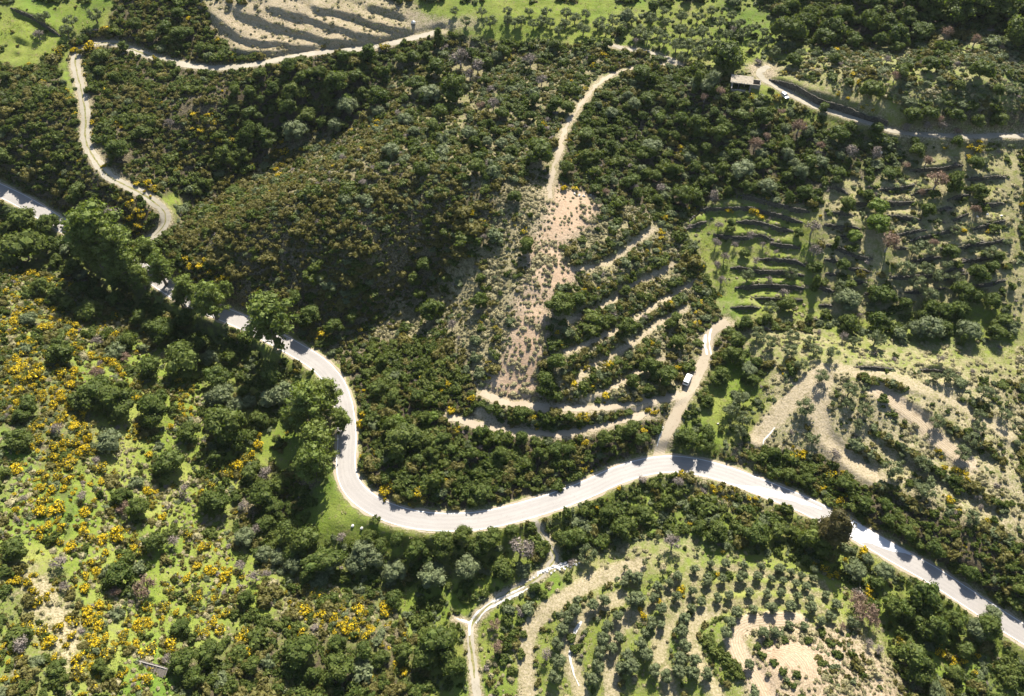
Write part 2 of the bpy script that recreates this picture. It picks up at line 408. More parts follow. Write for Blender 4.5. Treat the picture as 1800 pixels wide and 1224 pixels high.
ZONES = [
    zn("", g=.15, d=.4, B=.62, S=.75, T=.10, D=.05, K=.015, G=.1),
    # western scrub slopes
    zn("0,0 700,0 740,120 600,330 300,430 0,400", g=.1, d=.25, B=.8, S=.8, T=.07, D=.04, K=.03, m=(.55, .4, .05)),
    zn("330,350 480,275 620,235 760,240 930,310 920,370 880,420 800,470 720,500 640,570 560,595 440,545 330,440 285,420", g=.08, d=.35, B=.8, S=.9, T=.015, D=.05, K=.01, m=(.3, .6, .1)),
    zn("420,130 560,110 720,100 760,160 640,190 600,230 520,290 430,300 330,370 300,340 400,250", g=.05, B=.9, S=.6, T=.35, D=.02, m=(.8, .15, .05)),
    zn("700,95 790,75 1180,105 1060,150 990,240 960,310 820,330 680,300 640,230", g=.25, d=.55, B=.5, S=.7, T=.12, D=.12, K=.01, U=.15, m=(.45, .3, .25)),
    zn("470,255 640,215 720,240 760,300 560,330 440,330", g=.2, d=.5, B=.45, S=.8, D=.12, K=.04, U=.3, m=(.3, .5, .2)),
    zn("1030,180 1190,115 1290,165 1400,190 1450,240 1450,360 1300,350 1200,390 1120,370 1000,335 985,270", g=.12, d=.1, B=.85, S=.7, T=.42, D=.07, m=(.65, .15, .2)),
    # bare crest of the middle spur
    zn("985,318 1055,345 1045,400 990,420 1020,480 960,530 965,620 950,715 850,712 835,700 895,600 900,540 925,480 930,430 935,350", d=.25, s=.95, U=.55, G=.1, S=.03, r=.35),
    zn("780,490 850,410 930,400 930,470 905,540 900,600 850,690 790,700 830,640 780,600 690,600 650,590 700,545", d=.75, s=.2, B=.18, S=.35, U=.95, D=.05, K=.015, m=(.5, .3, .2)),
    zn("860,395 890,340 960,325 965,345 935,420 880,430", d=.7, s=.3, S=.2, U=.9, K=.01),
    zn("1045,400 1120,370 1180,390 1235,470 1265,560 1235,580 1200,665 1150,712 985,716 965,620 962,530 1020,480 990,420", g=.15, d=.75, s=.12, B=.42, S=.6, U=.85, K=.02, D=.02, T=.02, m=(.4, .35, .25)),
    zn("990,345 1050,352 1040,400 990,425 960,400", d=.2, s=.95, U=.2, r=.45),
    zn("970,470 1015,470 1010,505 965,525", s=1, U=.15, r=.6),
    zn("900,560 960,580 968,640 930,712 880,712 880,660", s=1, d=.1, U=.45, r=.55),
    zn("640,600 760,610 850,690 860,720 1150,725 1160,780 1080,825 860,900 740,905 650,870 630,760 615,680", g=.1, d=.08, B=.9, S=.7, T=.2, D=.03, K=.01, m=(.75, .2, .05)),
    # green valley terraces and the eastern slopes
    zn("1200,400 1235,365 1290,345 1440,370 1450,570 1290,565 1265,555 1235,470", g=.75, d=.75, G=.5, U=.05, D=.03),
    zn("1440,270 1530,240 1800,260 1800,570 1450,570 1440,370", g=.34, d=.95, B=.06, S=.1, T=.012, D=.05, G=.4, U=.15, K=.01, m=(.6, .1, .3)),
    zn("1440,210 1570,240 1600,300 1440,330 1400,290", g=.3, d=.2, B=.6, S=.5, T=.25, D=.15, m=(.55, .1, .35)),
    zn("1300,575 1450,585 1800,570 1800,665 1500,645 1310,640", g=.45, d=.9, s=.1, S=.04, U=.2, G=.6, D=.02),
    zn("1440,560 1640,545 1760,520 1800,600 1640,600 1450,590", g=.8, d=.4, B=.25, S=.15, T=.18, G=.4, m=(.4, 0, .6)),
    zn("1330,660 1450,638 1720,655 1800,730 1800,950 1560,850 1480,810 1340,795 1300,760", g=.38, d=.8, s=.4, S=.16, U=.35, B=.05, G=.5, D=.04, m=(.5, .2, .3)),
    zn("1270,640 1330,640 1350,700 1320,760 1250,800 1170,795 1180,740 1230,690", g=.75, d=.2, B=.4, S=.3, T=.1, G=.5, m=(.6, 0, .4)),
    zn("1250,670 1300,610 1310,640 1265,790 1235,790 1230,720", g=1, G=.5, B=.1),
    zn("1335,800 1420,795 1480,815 1560,860 1800,980 1800,1075 1640,990 1500,912 1400,870", g=.1, d=.1, B=.9, S=.6, T=.03, K=.03, D=.03, m=(.7, .25, .05)),
    # below the road
    zn("945,915 1040,880 1150,838 1250,835 1340,870 1440,915 1500,960 1640,1030 1800,1110 1800,1240 1640,1220 1560,1120 1500,1030 1400,990 1250,935 1100,935 1000,985", g=.75, d=.15, B=.5, S=.5, T=.08, D=.06, K=.05, G=.5, m=(.6, .15, .25)),
    zn("1190,845 1260,838 1350,880 1400,915 1300,900 1200,870", g=.3, d=.5, S=.6, U=.4, K=.12, D=.05, m=(.3, .6, .1)),
    zn("890,1010 1000,990 1100,945 1250,940 1400,990 1500,1030 1560,1120 1590,1240 820,1240 840,1080", g=.72, d=.6, s=.12, S=.02, U=.1, G=.7, D=.01),
    zn("830,1100 900,1040 1000,1000 1040,1040 930,1090 900,1240 835,1240", g=.95, d=.15, S=.25, U=.15, D=.05, G=.6, B=.08),
    zn("980,1000 1100,950 1230,950 1250,985 1100,1010 1000,1050", g=.45, d=.75, U=.2, D=.04, G=.5, S=.03),
    zn("1320,1110 1470,1090 1570,1170 1600,1240 1310,1240", g=.15, d=.5, s=.55, S=.35, U=.6, G=.2, D=.04, m=(.2, .6, .2), r=.2),
    zn("1345,1140 1400,1128 1438,1150 1440,1185 1420,1205 1405,1170 1385,1160 1380,1205 1355,1180", s=1, d=.1, r=.4),
    zn("400,935 520,915 640,935 780,930 930,925 985,990 900,1015 780,1055 680,1045 560,1020 460,985", g=.6, B=.65, S=.35, T=.38, D=.05, m=(.75, .05, .2)),
    zn("690,1040 780,1045 880,1010 960,995 900,1045 840,1085 820,1240 720,1240 720,1100", g=.95, d=.1, B=.25, S=.3, T=.05, G=.5, m=(.6, .1, .3)),
    # south-western hill with broom
    zn("0,470 150,500 260,580 330,640 440,740 430,840 400,950 460,1000 560,1030 700,1060 740,1240 0,1240", g=.9, d=.35, B=.1, S=.36, T=.01, U=.3, D=.07, K=.12, G=.9, m=(.3, .45, .25)),
    zn("0,470 150,500 240,560 250,610 120,640 0,620", g=.6, d=.4, B=.3, S=.7, D=.08, K=.42, U=.3, G=.3, m=(.5, .3, .2)),
    zn("0,600 110,630 170,700 170,800 90,830 0,760", g=.4, d=.3, B=.35, S=.6, D=.06, K=.75, m=(.5, .3, .2)),
    zn("60,830 150,830 130,960 80,960 60,900", g=.7, B=.15, S=.3, D=.08, K=.5, G=.4),
    zn("0,980 120,1000 200,1100 180,1200 0,1240", g=.55, d=.4, B=.3, S=.5, D=.1, K=.42, G=.4),
    zn("480,1040 640,1050 720,1100 700,1160 580,1140 500,1090", g=.25, d=.35, B=.3, S=.75, D=.08, K=.16, U=.3, m=(.4, .45, .15)),
    zn("330,1140 560,1120 740,1140 760,1240 300,1240", g=.35, d=.1, B=.8, S=.6, T=.12, K=.03, m=(.7, .25, .05)),
    zn("400,1080 540,1090 560,1130 420,1130", g=.4, d=.2, B=.5, S=.75, K=.08, m=(.7, .2, .1)),
    zn("230,640 330,660 430,780 400,880 330,870 290,800 240,760", g=.9, d=.35, B=.2, S=.45, K=.06, U=.2, G=.8, D=.06),
    zn("40,985 70,990 125,1080 150,1160 120,1190 95,1130 45,1030", d=.9, s=.5, U=.2, K=.1, G=.2),
    # wooded valley floor
    zn("0,375 140,405 310,515 400,575 480,600 560,665 570,720 500,760 430,725 330,625 250,570 150,485 0,470", g=.5, B=.8, S=.5, T=.45, D=.02, m=(.85, .1, .05)),
    zn("0,352 60,378 140,412 230,470 320,525 300,540 150,470 60,420 0,385", g=.7, B=.5, S=.4, T=.15, G=.3),
    zn("340,640 440,640 470,760 450,850 380,800", g=.6, B=.6, S=.4, T=.3, m=(.7, .1, .2)),
    # verges of the road
    zn("565,835 592,830 622,880 690,925 760,935 830,932 900,920 940,918 930,940 760,945 640,960 520,925 520,900", g=1, G=.5, B=.06),
    zn("440,780 500,720 530,770 520,840 470,810", g=1, G=.4, B=.15),
    zn("470,560 520,610 580,675 590,700 550,690 470,620", g=.8, d=.3, G=.4, B=.2, S=.2),
    zn("612,670 628,760 625,830 640,870 660,890 625,850 606,790 606,740", g=.7, d=.5, G=.5, K=.1),
    zn("290,345 335,355 300,395 260,425 245,415 290,395", g=1, G=.4),
    zn("110,85 135,80 128,110 140,160 152,250 140,255 128,200 112,130", g=1, d=.1, G=.4),
    zn("175,275 130,245 165,240 200,310 285,355 280,370 230,340", g=.3, d=.5, s=.5, G=.3, S=.15),
    # fields at the top
    zn("0,0 200,0 195,40 140,62 112,85 112,105 60,118 0,118", g=.9, d=.35, G=.4, S=.03),
    zn("200,0 350,0 400,70 390,108 250,78 195,55", g=.1, d=.15, B=.8, S=.6, T=.25, K=.02, m=(.7, .3, 0)),
    zn("345,0 745,0 790,55 740,64 600,88 470,100 398,92 392,70", d=.8, s=.62, g=.28, U=.1, G=.3, r=.05),
    zn("560,0 745,0 725,70 650,50 600,35", d=.6, s=.5, g=.35, U=.15, G=.25, r=.1),
    zn("735,0 1110,0 1180,105 1080,85 960,70 800,66 745,62", g=1, d=.45, G=.4),
    zn("725,25 830,25 860,45 760,62 720,60", d=.4, s=.6, g=.4, G=.2),
    zn("1085,0 1345,0 1440,60 1440,120 1350,135 1200,115 1080,75", g=.75, d=.45, B=.12, S=.15, T=.06, D=.03, G=.4, m=(.4, .1, .5)),
    zn("1340,0 1800,0 1800,70 1640,90 1440,88 1380,50", g=.15, B=.9, S=.4, T=.8, D=.03, m=(.9, .1, 0)),
    zn("1620,45 1760,40 1790,100 1630,95", d=.5, g=.3, B=.5, S=.7, D=.2, T=.05, m=(.2, .3, .5)),
    zn("1345,130 1440,85 1620,85 1800,85 1800,235 1600,232 1530,205 1440,165", g=.55, d=.75, B=.16, S=.75, T=.015, D=.06, U=.4, K=.008, m=(.2, .25, .55)),
    zn("1360,110 1470,110 1560,170 1560,210 1440,165 1350,140", g=.4, d=.75, S=.3, U=.4, B=.08, K=.04, G=.4, s=.1),
    zn("1580,205 1700,190 1800,185 1800,218 1600,216", g=.1, B=.9, S=.5, T=.25, D=.05),
    zn("1290,155 1345,118 1360,150 1400,165 1390,185 1330,185", g=.9, d=.4, s=.1, G=.4, S=.15),
    zn("1310,112 1362,110 1362,130 1340,150 1325,140", d=.4, s=.8, G=.1),
    zn("1340,160 1440,185 1560,225 1600,240 1480,235 1350,200", g=.7, d=.3, B=.4, S=.4, T=.1, G=.4, D=.05, K=.02),
]


def inside(poly, x, y):
    n = len(poly); c = np.zeros(len(x), bool)
    b0 = (x > poly[:, 0].min()) & (x < poly[:, 0].max()) & (y > poly[:, 1].min()) & (y < poly[:, 1].max())
    if not b0.any():
        return c
    ii = np.nonzero(b0)[0]; xx = x[ii]; yy = y[ii]; cc = np.zeros(len(ii), bool)
    for i in range(n):
        x1, y1 = poly[i]; x2, y2 = poly[(i + 1) % n]
        if y1 == y2:
            continue
        t = ((y1 > yy) != (y2 > yy)) & (xx < (x2 - x1) * (yy - y1) / (y2 - y1) + x1)
        cc ^= t
    c[ii] = cc
    return c


def zone_of(Pw, wob=9.0):
    q = project(Pw)
    jx = (fbm(Pw[:, 0] / 9, Pw[:, 1] / 9, 31, 4) - .5) * 3.4 * wob; jy = (fbm(Pw[:, 0] / 9, Pw[:, 1] / 9, 47, 4) - .5) * 3.4 * wob
    x = np.clip(q[:, 0], 2, PW - 2) + jx; y = np.clip(q[:, 1], 4, PH - 4) + jy
    z = np.zeros(len(x), int)
    for k in range(1, len(ZONES)):
        z[inside(ZONES[k]["poly"], x, y)] = k
    return z


# ------------------------------------------------------------------ materials
MATS = {}


def nodes_of(m):
    m.use_nodes = True
    t = m.node_tree
    t.nodes.clear()
    out = t.nodes.new("ShaderNodeOutputMaterial")
    return t, out


def N(t, kind, **kw):
    n = t.nodes.new(kind)
    for k, v in kw.items():
        setattr(n, k, v)
    return n


def mixc(t, a, b, f):
    m = N(t, "ShaderNodeMix", data_type='RGBA')
    for s, v in ((m.inputs[0], f), (m.inputs[6], a), (m.inputs[7], b)):
        if hasattr(v, "links"):
            t.links.new(v, s)
        else:
            s.default_value = v if not isinstance(v, tuple) else (*v, 1.0) if len(v) == 3 else v
    return m.outputs[2]


def ramp(t, src, lo, hi):
    m = N(t, "ShaderNodeMapRange")
    m.inputs[1].default_value = lo; m.inputs[2].default_value = hi
    t.links.new(src, m.inputs[0])
    return m.outputs[0]


def noise(t, scale, detail=3, vec=None, rough=.55):
    n = N(t, "ShaderNodeTexNoise")
    n.inputs["Scale"].default_value = scale; n.inputs["Detail"].default_value = detail; n.inputs["Roughness"].default_value = rough
    if vec is not None:
        t.links.new(vec, n.inputs["Vector"])
    return n.outputs[0]


def leaf_mat(name, c1, c2, trans=.25, c3=None, rough=.6):
    m = bpy.data.materials.new(name)
    t, out = nodes_of(m)
    oi = N(t, "ShaderNodeObjectInfo")
    geo = N(t, "ShaderNodeNewGeometry")
    n1 = noise(t, .06, 2, geo.outputs["Position"])
    n2 = noise(t, 1.6, 2, geo.outputs["Position"])
    f = N(t, "ShaderNodeMath", operation='ADD')
    t.links.new(oi.outputs["Random"], f.inputs[0])
    t.links.new(ramp(t, n1, .35, .65), f.inputs[1])
    h = N(t, "ShaderNodeMath", operation='MULTIPLY')
    t.links.new(f.outputs[0], h.inputs[0]); h.inputs[1].default_value = .5
    col = mixc(t, c1, c2, h.outputs[0])
    if c3 is not None:
        col = mixc(t, col, c3, ramp(t, n2, .5, .75))
    br = N(t, "ShaderNodeNewGeometry")
    hs = N(t, "ShaderNodeHueSaturation")
    t.links.new(col, hs.inputs["Color"])
    t.links.new(ramp(t, br.outputs["Random Per Island"], -.0, 1.0), hs.inputs["Value"])
    mr = N(t, "ShaderNodeMapRange"); mr.inputs[3].default_value = .72; mr.inputs[4].default_value = 1.32
    t.links.new(br.outputs["Random Per Island"], mr.inputs[0]); t.links.new(mr.outputs[0], hs.inputs["Value"])
    p = N(t, "ShaderNodeBsdfPrincipled")
    t.links.new(hs.outputs[0], p.inputs["Base Color"])
    p.inputs["Roughness"].default_value = rough
    p.inputs["Specular IOR Level"].default_value = .1
    tr = N(t, "ShaderNodeBsdfTranslucent")
    hs2 = N(t, "ShaderNodeHueSaturation"); hs2.inputs["Saturation"].default_value = 1.2; hs2.inputs["Value"].default_value = 1.5
    t.links.new(hs.outputs[0], hs2.inputs["Color"]); t.links.new(hs2.outputs[0], tr.inputs["Color"])
    mx = N(t, "ShaderNodeMixShader"); mx.inputs[0].default_value = trans
    t.links.new(p.outputs[0], mx.inputs[1]); t.links.new(tr.outputs[0], mx.inputs[2])
    t.links.new(mx.outputs[0], out.inputs["Surface"])
    MATS[name] = m
    return m


def plain(name, c, rough=.8, spec=.3, c2=None, scale=3.0, metal=0.0, bump=0.0):
    m = bpy.data.materials.new(name)
    t, out = nodes_of(m)
    p = N(t, "ShaderNodeBsdfPrincipled")
    geo = N(t, "ShaderNodeNewGeometry")
    if c2 is not None:
        n = noise(t, scale, 4, geo.outputs["Position"])
        t.links.new(mixc(t, c, c2, ramp(t, n, .35, .65)), p.inputs["Base Color"])
    else:
        p.inputs["Base Color"].default_value = (*c, 1)
    p.inputs["Roughness"].default_value = rough
    p.inputs["Metallic"].default_value = metal
    p.inputs["Specular IOR Level"].default_value = spec
    if bump:
        b = N(t, "ShaderNodeBump"); b.inputs["Strength"].default_value = bump; b.inputs["Distance"].default_value = .15
        t.links.new(noise(t, scale * 2, 4, geo.outputs["Position"]), b.inputs["Height"])
        t.links.new(b.outputs[0], p.inputs["Normal"])
    t.links.new(p.outputs[0], out.inputs["Surface"])
    MATS[name] = m
    return m


def island_mat(name, c, c2, rough=.9):
    m = bpy.data.materials.new(name)
    t, out = nodes_of(m)
    p = N(t, "ShaderNodeBsdfPrincipled")
    geo = N(t, "ShaderNodeNewGeometry")
    c1 = mixc(t, c, c2, geo.outputs["Random Per Island"])
    n = noise(t, 2.5, 3, geo.outputs["Position"])
    hs = N(t, "ShaderNodeHueSaturation"); t.links.new(c1, hs.inputs["Color"])
    mr = N(t, "ShaderNodeMapRange"); mr.inputs[3].default_value = .7; mr.inputs[4].default_value = 1.25
    t.links.new(n, mr.inputs[0]); t.links.new(mr.outputs[0], hs.inputs["Value"])
    t.links.new(hs.outputs[0], p.inputs["Base Color"])
    p.inputs["Roughness"].default_value = rough; p.inputs["Specular IOR Level"].default_value = .2
    t.links.new(p.outputs[0], out.inputs["Surface"])
    MATS[name] = m
    return m


def ground_mat():
    m = bpy.data.materials.new("hillside_earth")
    t, out = nodes_of(m)
    geo = N(t, "ShaderNodeNewGeometry")
    pos = geo.outputs["Position"]
    nb, nm, nf = noise(t, .05, 3, pos), noise(t, .35, 4, pos, .65), noise(t, 1.8, 4, pos, .7)

    def att(n):
        a = N(t, "ShaderNodeAttribute"); a.attribute_name = n
        return a.outputs["Fac"]

    def thr(a, nz, soft):
        # ragged edge: attribute against noise
        s = N(t, "ShaderNodeMath", operation='ADD'); t.links.new(a, s.inputs[0])
        k = N(t, "ShaderNodeMath", operation='SUBTRACT'); t.links.new(nz, k.inputs[0]); k.inputs[1].default_value = .5
        k2 = N(t, "ShaderNodeMath", operation='MULTIPLY'); t.links.new(k.outputs[0], k2.inputs[0]); k2.inputs[1].default_value = 1.5
        t.links.new(k2.outputs[0], s.inputs[1])
        return ramp(t, s.outputs[0], .5 - soft, .5 + soft)
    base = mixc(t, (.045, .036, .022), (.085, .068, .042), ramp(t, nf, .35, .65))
    grass = mixc(t, (.11, .15, .019), (.168, .196, .036), ramp(t, nm, .3, .7))
    grass = mixc(t, grass, (.215, .225, .055), ramp(t, nb, .45, .7))
    grass = mixc(t, grass, (.075, .102, .02), ramp(t, nf, .52, .7))
    grass = mixc(t, grass, (.17, .145, .065), ramp(t, noise(t, .55, 4, pos, .7), .55, .68))
    grass = mixc(t, grass, (.075, .14, .016), ramp(t, noise(t, .028, 2, pos), .48, .8))
    straw = mixc(t, (.2, .175, .085), (.31, .265, .15), ramp(t, nf, .35, .65))
    straw = mixc(t, straw, (.13, .12, .05), ramp(t, nm, .5, .7))
    soil = mixc(t, (.3, .235, .155), (.4, .33, .235), ramp(t, nf, .3, .7))
    soil = mixc(t, soil, (.2, .15, .09), ramp(t, nm, .55, .75))
    red = mixc(t, (.36, .2, .12), (.42, .28, .18), ramp(t, nf, .3, .7))
    soil = mixc(t, soil, red, att("red"))
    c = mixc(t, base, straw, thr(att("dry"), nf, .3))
    c = mixc(t, c, grass, thr(att("grass"), nm, .3))
    c = mixc(t, c, soil, thr(att("soil"), nf, .3))
    p = N(t, "ShaderNodeBsdfPrincipled")
    t.links.new(c, p.inputs["Base Color"])
    p.inputs["Roughness"].default_value = .95
    p.inputs["Specular IOR Level"].default_value = .1
    b = N(t, "ShaderNodeBump"); b.inputs["Strength"].default_value = .65; b.inputs["Distance"].default_value = .5
    t.links.new(noise(t, 1.1, 5, pos, .7), b.inputs["Height"])
    t.links.new(b.outputs[0], p.inputs["Normal"])
    t.links.new(p.outputs[0], out.inputs["Surface"])
    return m


# ------------------------------------------------------------------ helpers that link objects
def tag(o, label=None, cat=None, group=None, kind=None):
    if label: o["label"] = label
    if cat: o["category"] = cat
    if group: o["group"] = group
    if kind or cat: o["kind"] = kind or "thing"
    return o


def new_mesh(name, v, f, mats=(), mi=None, smooth_=False, shade=None):
    me = bpy.data.meshes.new(name)
    v = np.asarray(v, np.float32)
    if isinstance(f, np.ndarray):
        nf, k = f.shape
        me.vertices.add(len(v)); me.vertices.foreach_set("co", v.ravel())
        me.loops.add(nf * k); me.loops.foreach_set("vertex_index", f.astype(np.int32).ravel())
        me.polygons.add(nf)
        me.polygons.foreach_set("loop_start", np.arange(0, nf * k, k, dtype=np.int32))
        me.update(calc_edges=True)
    else:
        me.from_pydata([tuple(map(float, q)) for q in v], [], [tuple(map(int, q)) for q in f])
    for m in mats:
        me.materials.append(m)
    if mi is not None:
        me.polygons.foreach_set("material_index", np.asarray(mi, np.int32))
    me.polygons.foreach_set("use_smooth", np.full(len(me.polygons), bool(smooth_)))
    me.validate()
    return me


def link(name, data, parent=None, loc=None, rot=None, scale=None):
    o = bpy.data.objects.new(name, data)
    COL.objects.link(o)
    if parent is not None: o.parent = parent
    if loc is not None: o.location = loc
    if rot is not None: o.rotation_euler = rot
    if scale is not None: o.scale = scale
    return o


# ------------------------------------------------------------------ ground sheet
def build_ground():
    ex = np.array([12, 30, 60, 110, 180, 300, 500, 900, 1800])
    fx = np.concatenate([X0 - ex[::-1], gx, X1 + ex]); fy = np.concatenate([Y0 - ex[::-1], gy, Y1 + ex])
    k = len(ex)
    full = np.zeros((len(fy), len(fx)))
    full[k:-k, k:-k] = Z
    ax, ay = np.meshgrid(fx, fy)
    om = np.ones_like(full, bool); om[k:-k, k:-k] = False
    cxx = np.clip(ax[om], X0 - 60, X1 + 60); cyy = np.clip(ay[om], Y0 - 60, Y1 + 100)
    dist = np.hypot(ax[om] - np.clip(ax[om], X0, X1), ay[om] - np.clip(ay[om], Y0, Y1))
    full[om] = tps(cxx, cyy) + (fbm(ax[om] / 160, ay[om] / 160, 77, 3) - .5) * np.minimum(dist, 300) * .35
    nx, ny = len(fx), len(fy)
    V = np.stack([ax.ravel(), ay.ravel(), full.ravel()], 1)
    i = np.arange(nx * ny).reshape(ny, nx)
    F = np.stack([i[:-1, :-1].ravel(), i[:-1, 1:].ravel(), i[1:, 1:].ravel(), i[1:, :-1].ravel()], 1)
    me = new_mesh("ground", V, F, [ground_mat()], smooth_=True)
    z = zone_of(V)
    arr = {n: np.array([q[key] for q in ZONES], float)[z] for n, key in (("grass", "g"), ("dry", "d"), ("soil", "s"), ("red", "r"))}
    def blur(q, n):
        q = q.reshape(ny, nx)
        for _ in range(2):
            for ax_ in (0, 1):
                pq = np.pad(q, [(n, n) if a_ == ax_ else (0, 0) for a_ in (0, 1)], mode='edge')
                cs = np.cumsum(np.insert(pq, 0, 0, axis=ax_), axis=ax_)
                w2 = 2 * n + 1
                q = (np.take(cs, range(w2, cs.shape[ax_]), axis=ax_) - np.take(cs, range(0, cs.shape[ax_] - w2), axis=ax_)) / w2
        return q.ravel()
    arr = {n: blur(a_, 3) for n, a_ in arr.items()}
    # worked strips between the olive rows: straw and soil along the strip lines, and verges of the tracks
    def along(line, w, dry, soil, grass):
        f = polyline_field(line, w + 1.5)
        if f is None: return
        box, d, *_ = f
        wgt = 1 - sstep(w - .6, w + 1.4, d)
        jj, ii = np.meshgrid(np.arange(box[0].start, box[0].stop) + k, np.arange(box[1].start, box[1].stop) + k, indexing='ij')
        ids = (jj * nx + ii).ravel(); wg = wgt.ravel()
        for n, val in (("dry", dry), ("soil", soil), ("grass", grass)):
            arr[n][ids] = arr[n][ids] * (1 - wg) + val * wg
    for q, s in enumerate(strip_lines):
        along(s, STRIP_W[q] + .3, 1.0 if q < 10 else .62, (.45, .35, .35, .3, .35, .6, .6, .5, .85, 1, .1, .1, .1, .3)[q], (0, 0, 0, .1, .1, .1, .1, .25, .05, 0, .3, .3, .3, .1)[q])
    for s in treads:
        along(s, .9, .85, .65, .1)
    along(offset(earth_lines[13], -2), 1.2, .8, .6, .1)
    for nm in TRACKS:
        along(ways[nm], TRACKS[nm][1] / 2 + .8, .6, .45, .25)
    along(ways["road"], ROAD_W / 2 + 1.4, .6, .25, .5)
    for l in earth_lines[8:14]:
        pass
    for n, a in arr.items():
        at = me.attributes.new(n, 'FLOAT', 'POINT')
        at.data.foreach_set("value", a.astype(np.float32))
    o = link("ground", me)
    tag(o, "rolling hillside ground of grass, bare soil and dark scrub litter", "ground", kind="structure")


build_ground()


# ------------------------------------------------------------------ road, tracks (ribbons lying on the levelled ground)
def ribbon(name, line, offs_l, offs_r, dz, mats, mi=0, ragged=0.0, seed=0, skirt=.35, lift=None):
    d = np.gradient(line[:, :2], axis=0)
    d /= np.linalg.norm(d, axis=1)[:, None] + 1e-9
    nrm = np.stack([-d[:, 1], d[:, 0]], 1)
    L = np.concatenate([[0], np.cumsum(np.linalg.norm(np.diff(line[:, :2], axis=0), axis=1))])
    cols = np.linspace(0, 1, 5)
    a = np.full(len(line), float(offs_l)) if np.isscalar(offs_l) else np.asarray(offs_l)
    b = np.full(len(line), float(offs_r)) if np.isscalar(offs_r) else np.asarray(offs_r)
    if ragged:
        a = a + (fbm(L / 2.2, L * 0, seed, 3) - .5) * 2 * ragged; b = b + (fbm(L / 2.2, L * 0 + 5, seed + 3, 3) - .5) * 2 * ragged
    rows = []
    for c in cols:
        o = a * (1 - c) + b * c
        xy = line[:, :2] + nrm * o[:, None]
        z = line[:, 2] + dz if lift is None else hz(xy[:, 0], xy[:, 1]) + dz
        rows.append(np.column_stack([xy, z]))
    left = rows[0].copy(); left[:, 2] -= skirt
    right = rows[-1].copy(); right[:, 2] -= skirt
    rows = [left] + rows + [right]
    V = np.concatenate(rows); n = len(line); F = []
    for r in range(len(rows) - 1):
        i = np.arange(n - 1)
        F.append(np.stack([r * n + i, (r + 1) * n + i, (r + 1) * n + i + 1, r * n + i + 1], 1))
    F = np.concatenate(F)[:, ::-1]
    return new_mesh(name, V, F, mats, smooth_=False)


def road_mat(name, c1, c2, c3, rough, spec):
    m = bpy.data.materials.new(name)
    t, out = nodes_of(m)
    geo = N(t, "ShaderNodeNewGeometry"); pos = geo.outputs["Position"]
    c = mixc(t, c1, c2, ramp(t, noise(t, .12, 3, pos), .35, .65))
    c = mixc(t, c, c3, ramp(t, noise(t, 1.3, 5, pos, .7), .56, .72))
    c = mixc(t, c, tuple(x * 1.12 for x in c2), ramp(t, noise(t, 9, 3, pos, .7), .5, .8))
    p = N(t, "ShaderNodeBsdfPrincipled"); t.links.new(c, p.inputs["Base Color"])
    p.inputs["Roughness"].default_value = rough; p.inputs["Specular IOR Level"].default_value = spec
    b = N(t, "ShaderNodeBump"); b.inputs["Strength"].default_value = .3; b.inputs["Distance"].default_value = .02
    t.links.new(noise(t, 6, 4, pos), b.inputs["Height"]); t.links.new(b.outputs[0], p.inputs["Normal"])
    t.links.new(p.outputs[0], out.inputs["Surface"])
    return m


M_ASPH = road_mat("worn_pale_asphalt", (.235, .213, .19), (.27, .246, .22), (.195, .175, .155), .6, .4)
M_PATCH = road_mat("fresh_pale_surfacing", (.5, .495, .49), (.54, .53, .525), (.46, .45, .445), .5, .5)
M_LINE = plain("road_line_paint", (.6, .59, .57), .6, .4, (.48, .465, .44), 1.5)
M_GRAV = road_mat("track_gravel", (.25, .22, .165), (.32, .285, .22), (.17, .15, .09), .95, .1)
M_EARTH = road_mat("track_earth", (.29, .235, .165), (.34, .285, .205), (.2, .16, .1), .95, .1)
M_WHITE = island_mat("bleached_limestone", (.42, .39, .34), (.6, .57, .52))

r = ways["road"]
road = link("road", ribbon("road", r, ROAD_W / 2, -ROAD_W / 2, .06, [M_ASPH]))
tag(road, "pale asphalt road winding in an S bend through the valley", "road", kind="structure")
for side in (1, -1):
    a_, b_ = (ROAD_W / 2 + .75, ROAD_W / 2 - .1) if side > 0 else (-ROAD_W / 2 + .1, -ROAD_W / 2 - .75)
    vg = link("gravel_verge", ribbon("gravel_verge", resample(r, .7), a_, b_, .035, [M_EARTH], ragged=.55, seed=3 + side, skirt=.2))
    tag(vg, "strip of loose stony earth beside the asphalt", "verge", kind="structure")
for side in (1, -1):
    e = link("edge_line", ribbon("edge_line", r, side * (ROAD_W / 2 - .12) + .14, side * (ROAD_W / 2 - .12) - .14, .066, [M_LINE], skirt=.004), road)
    e["label"] = "white painted line along the road edge"


def nearest_index(line, px, py):
    q = project(line)
    return int(np.argmin((q[:, 0] - px) ** 2 + (q[:, 1] - py) ** 2))


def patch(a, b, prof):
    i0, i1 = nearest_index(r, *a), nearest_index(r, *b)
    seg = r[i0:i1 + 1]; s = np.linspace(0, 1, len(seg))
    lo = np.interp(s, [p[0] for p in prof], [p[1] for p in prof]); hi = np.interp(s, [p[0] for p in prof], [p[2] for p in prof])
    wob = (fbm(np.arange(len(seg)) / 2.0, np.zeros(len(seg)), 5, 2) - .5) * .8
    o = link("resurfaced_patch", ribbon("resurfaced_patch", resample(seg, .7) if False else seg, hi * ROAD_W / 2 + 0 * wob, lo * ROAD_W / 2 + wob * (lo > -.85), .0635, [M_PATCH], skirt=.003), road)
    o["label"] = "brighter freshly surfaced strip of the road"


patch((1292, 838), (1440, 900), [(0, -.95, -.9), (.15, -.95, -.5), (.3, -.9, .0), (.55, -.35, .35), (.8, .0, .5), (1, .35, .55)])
patch((1478, 920), (1600, 988), [(0, -.93, .93), (.35, -.93, .93), (.5, -.3, .93), (.8, .2, .93), (1, .8, .93)])

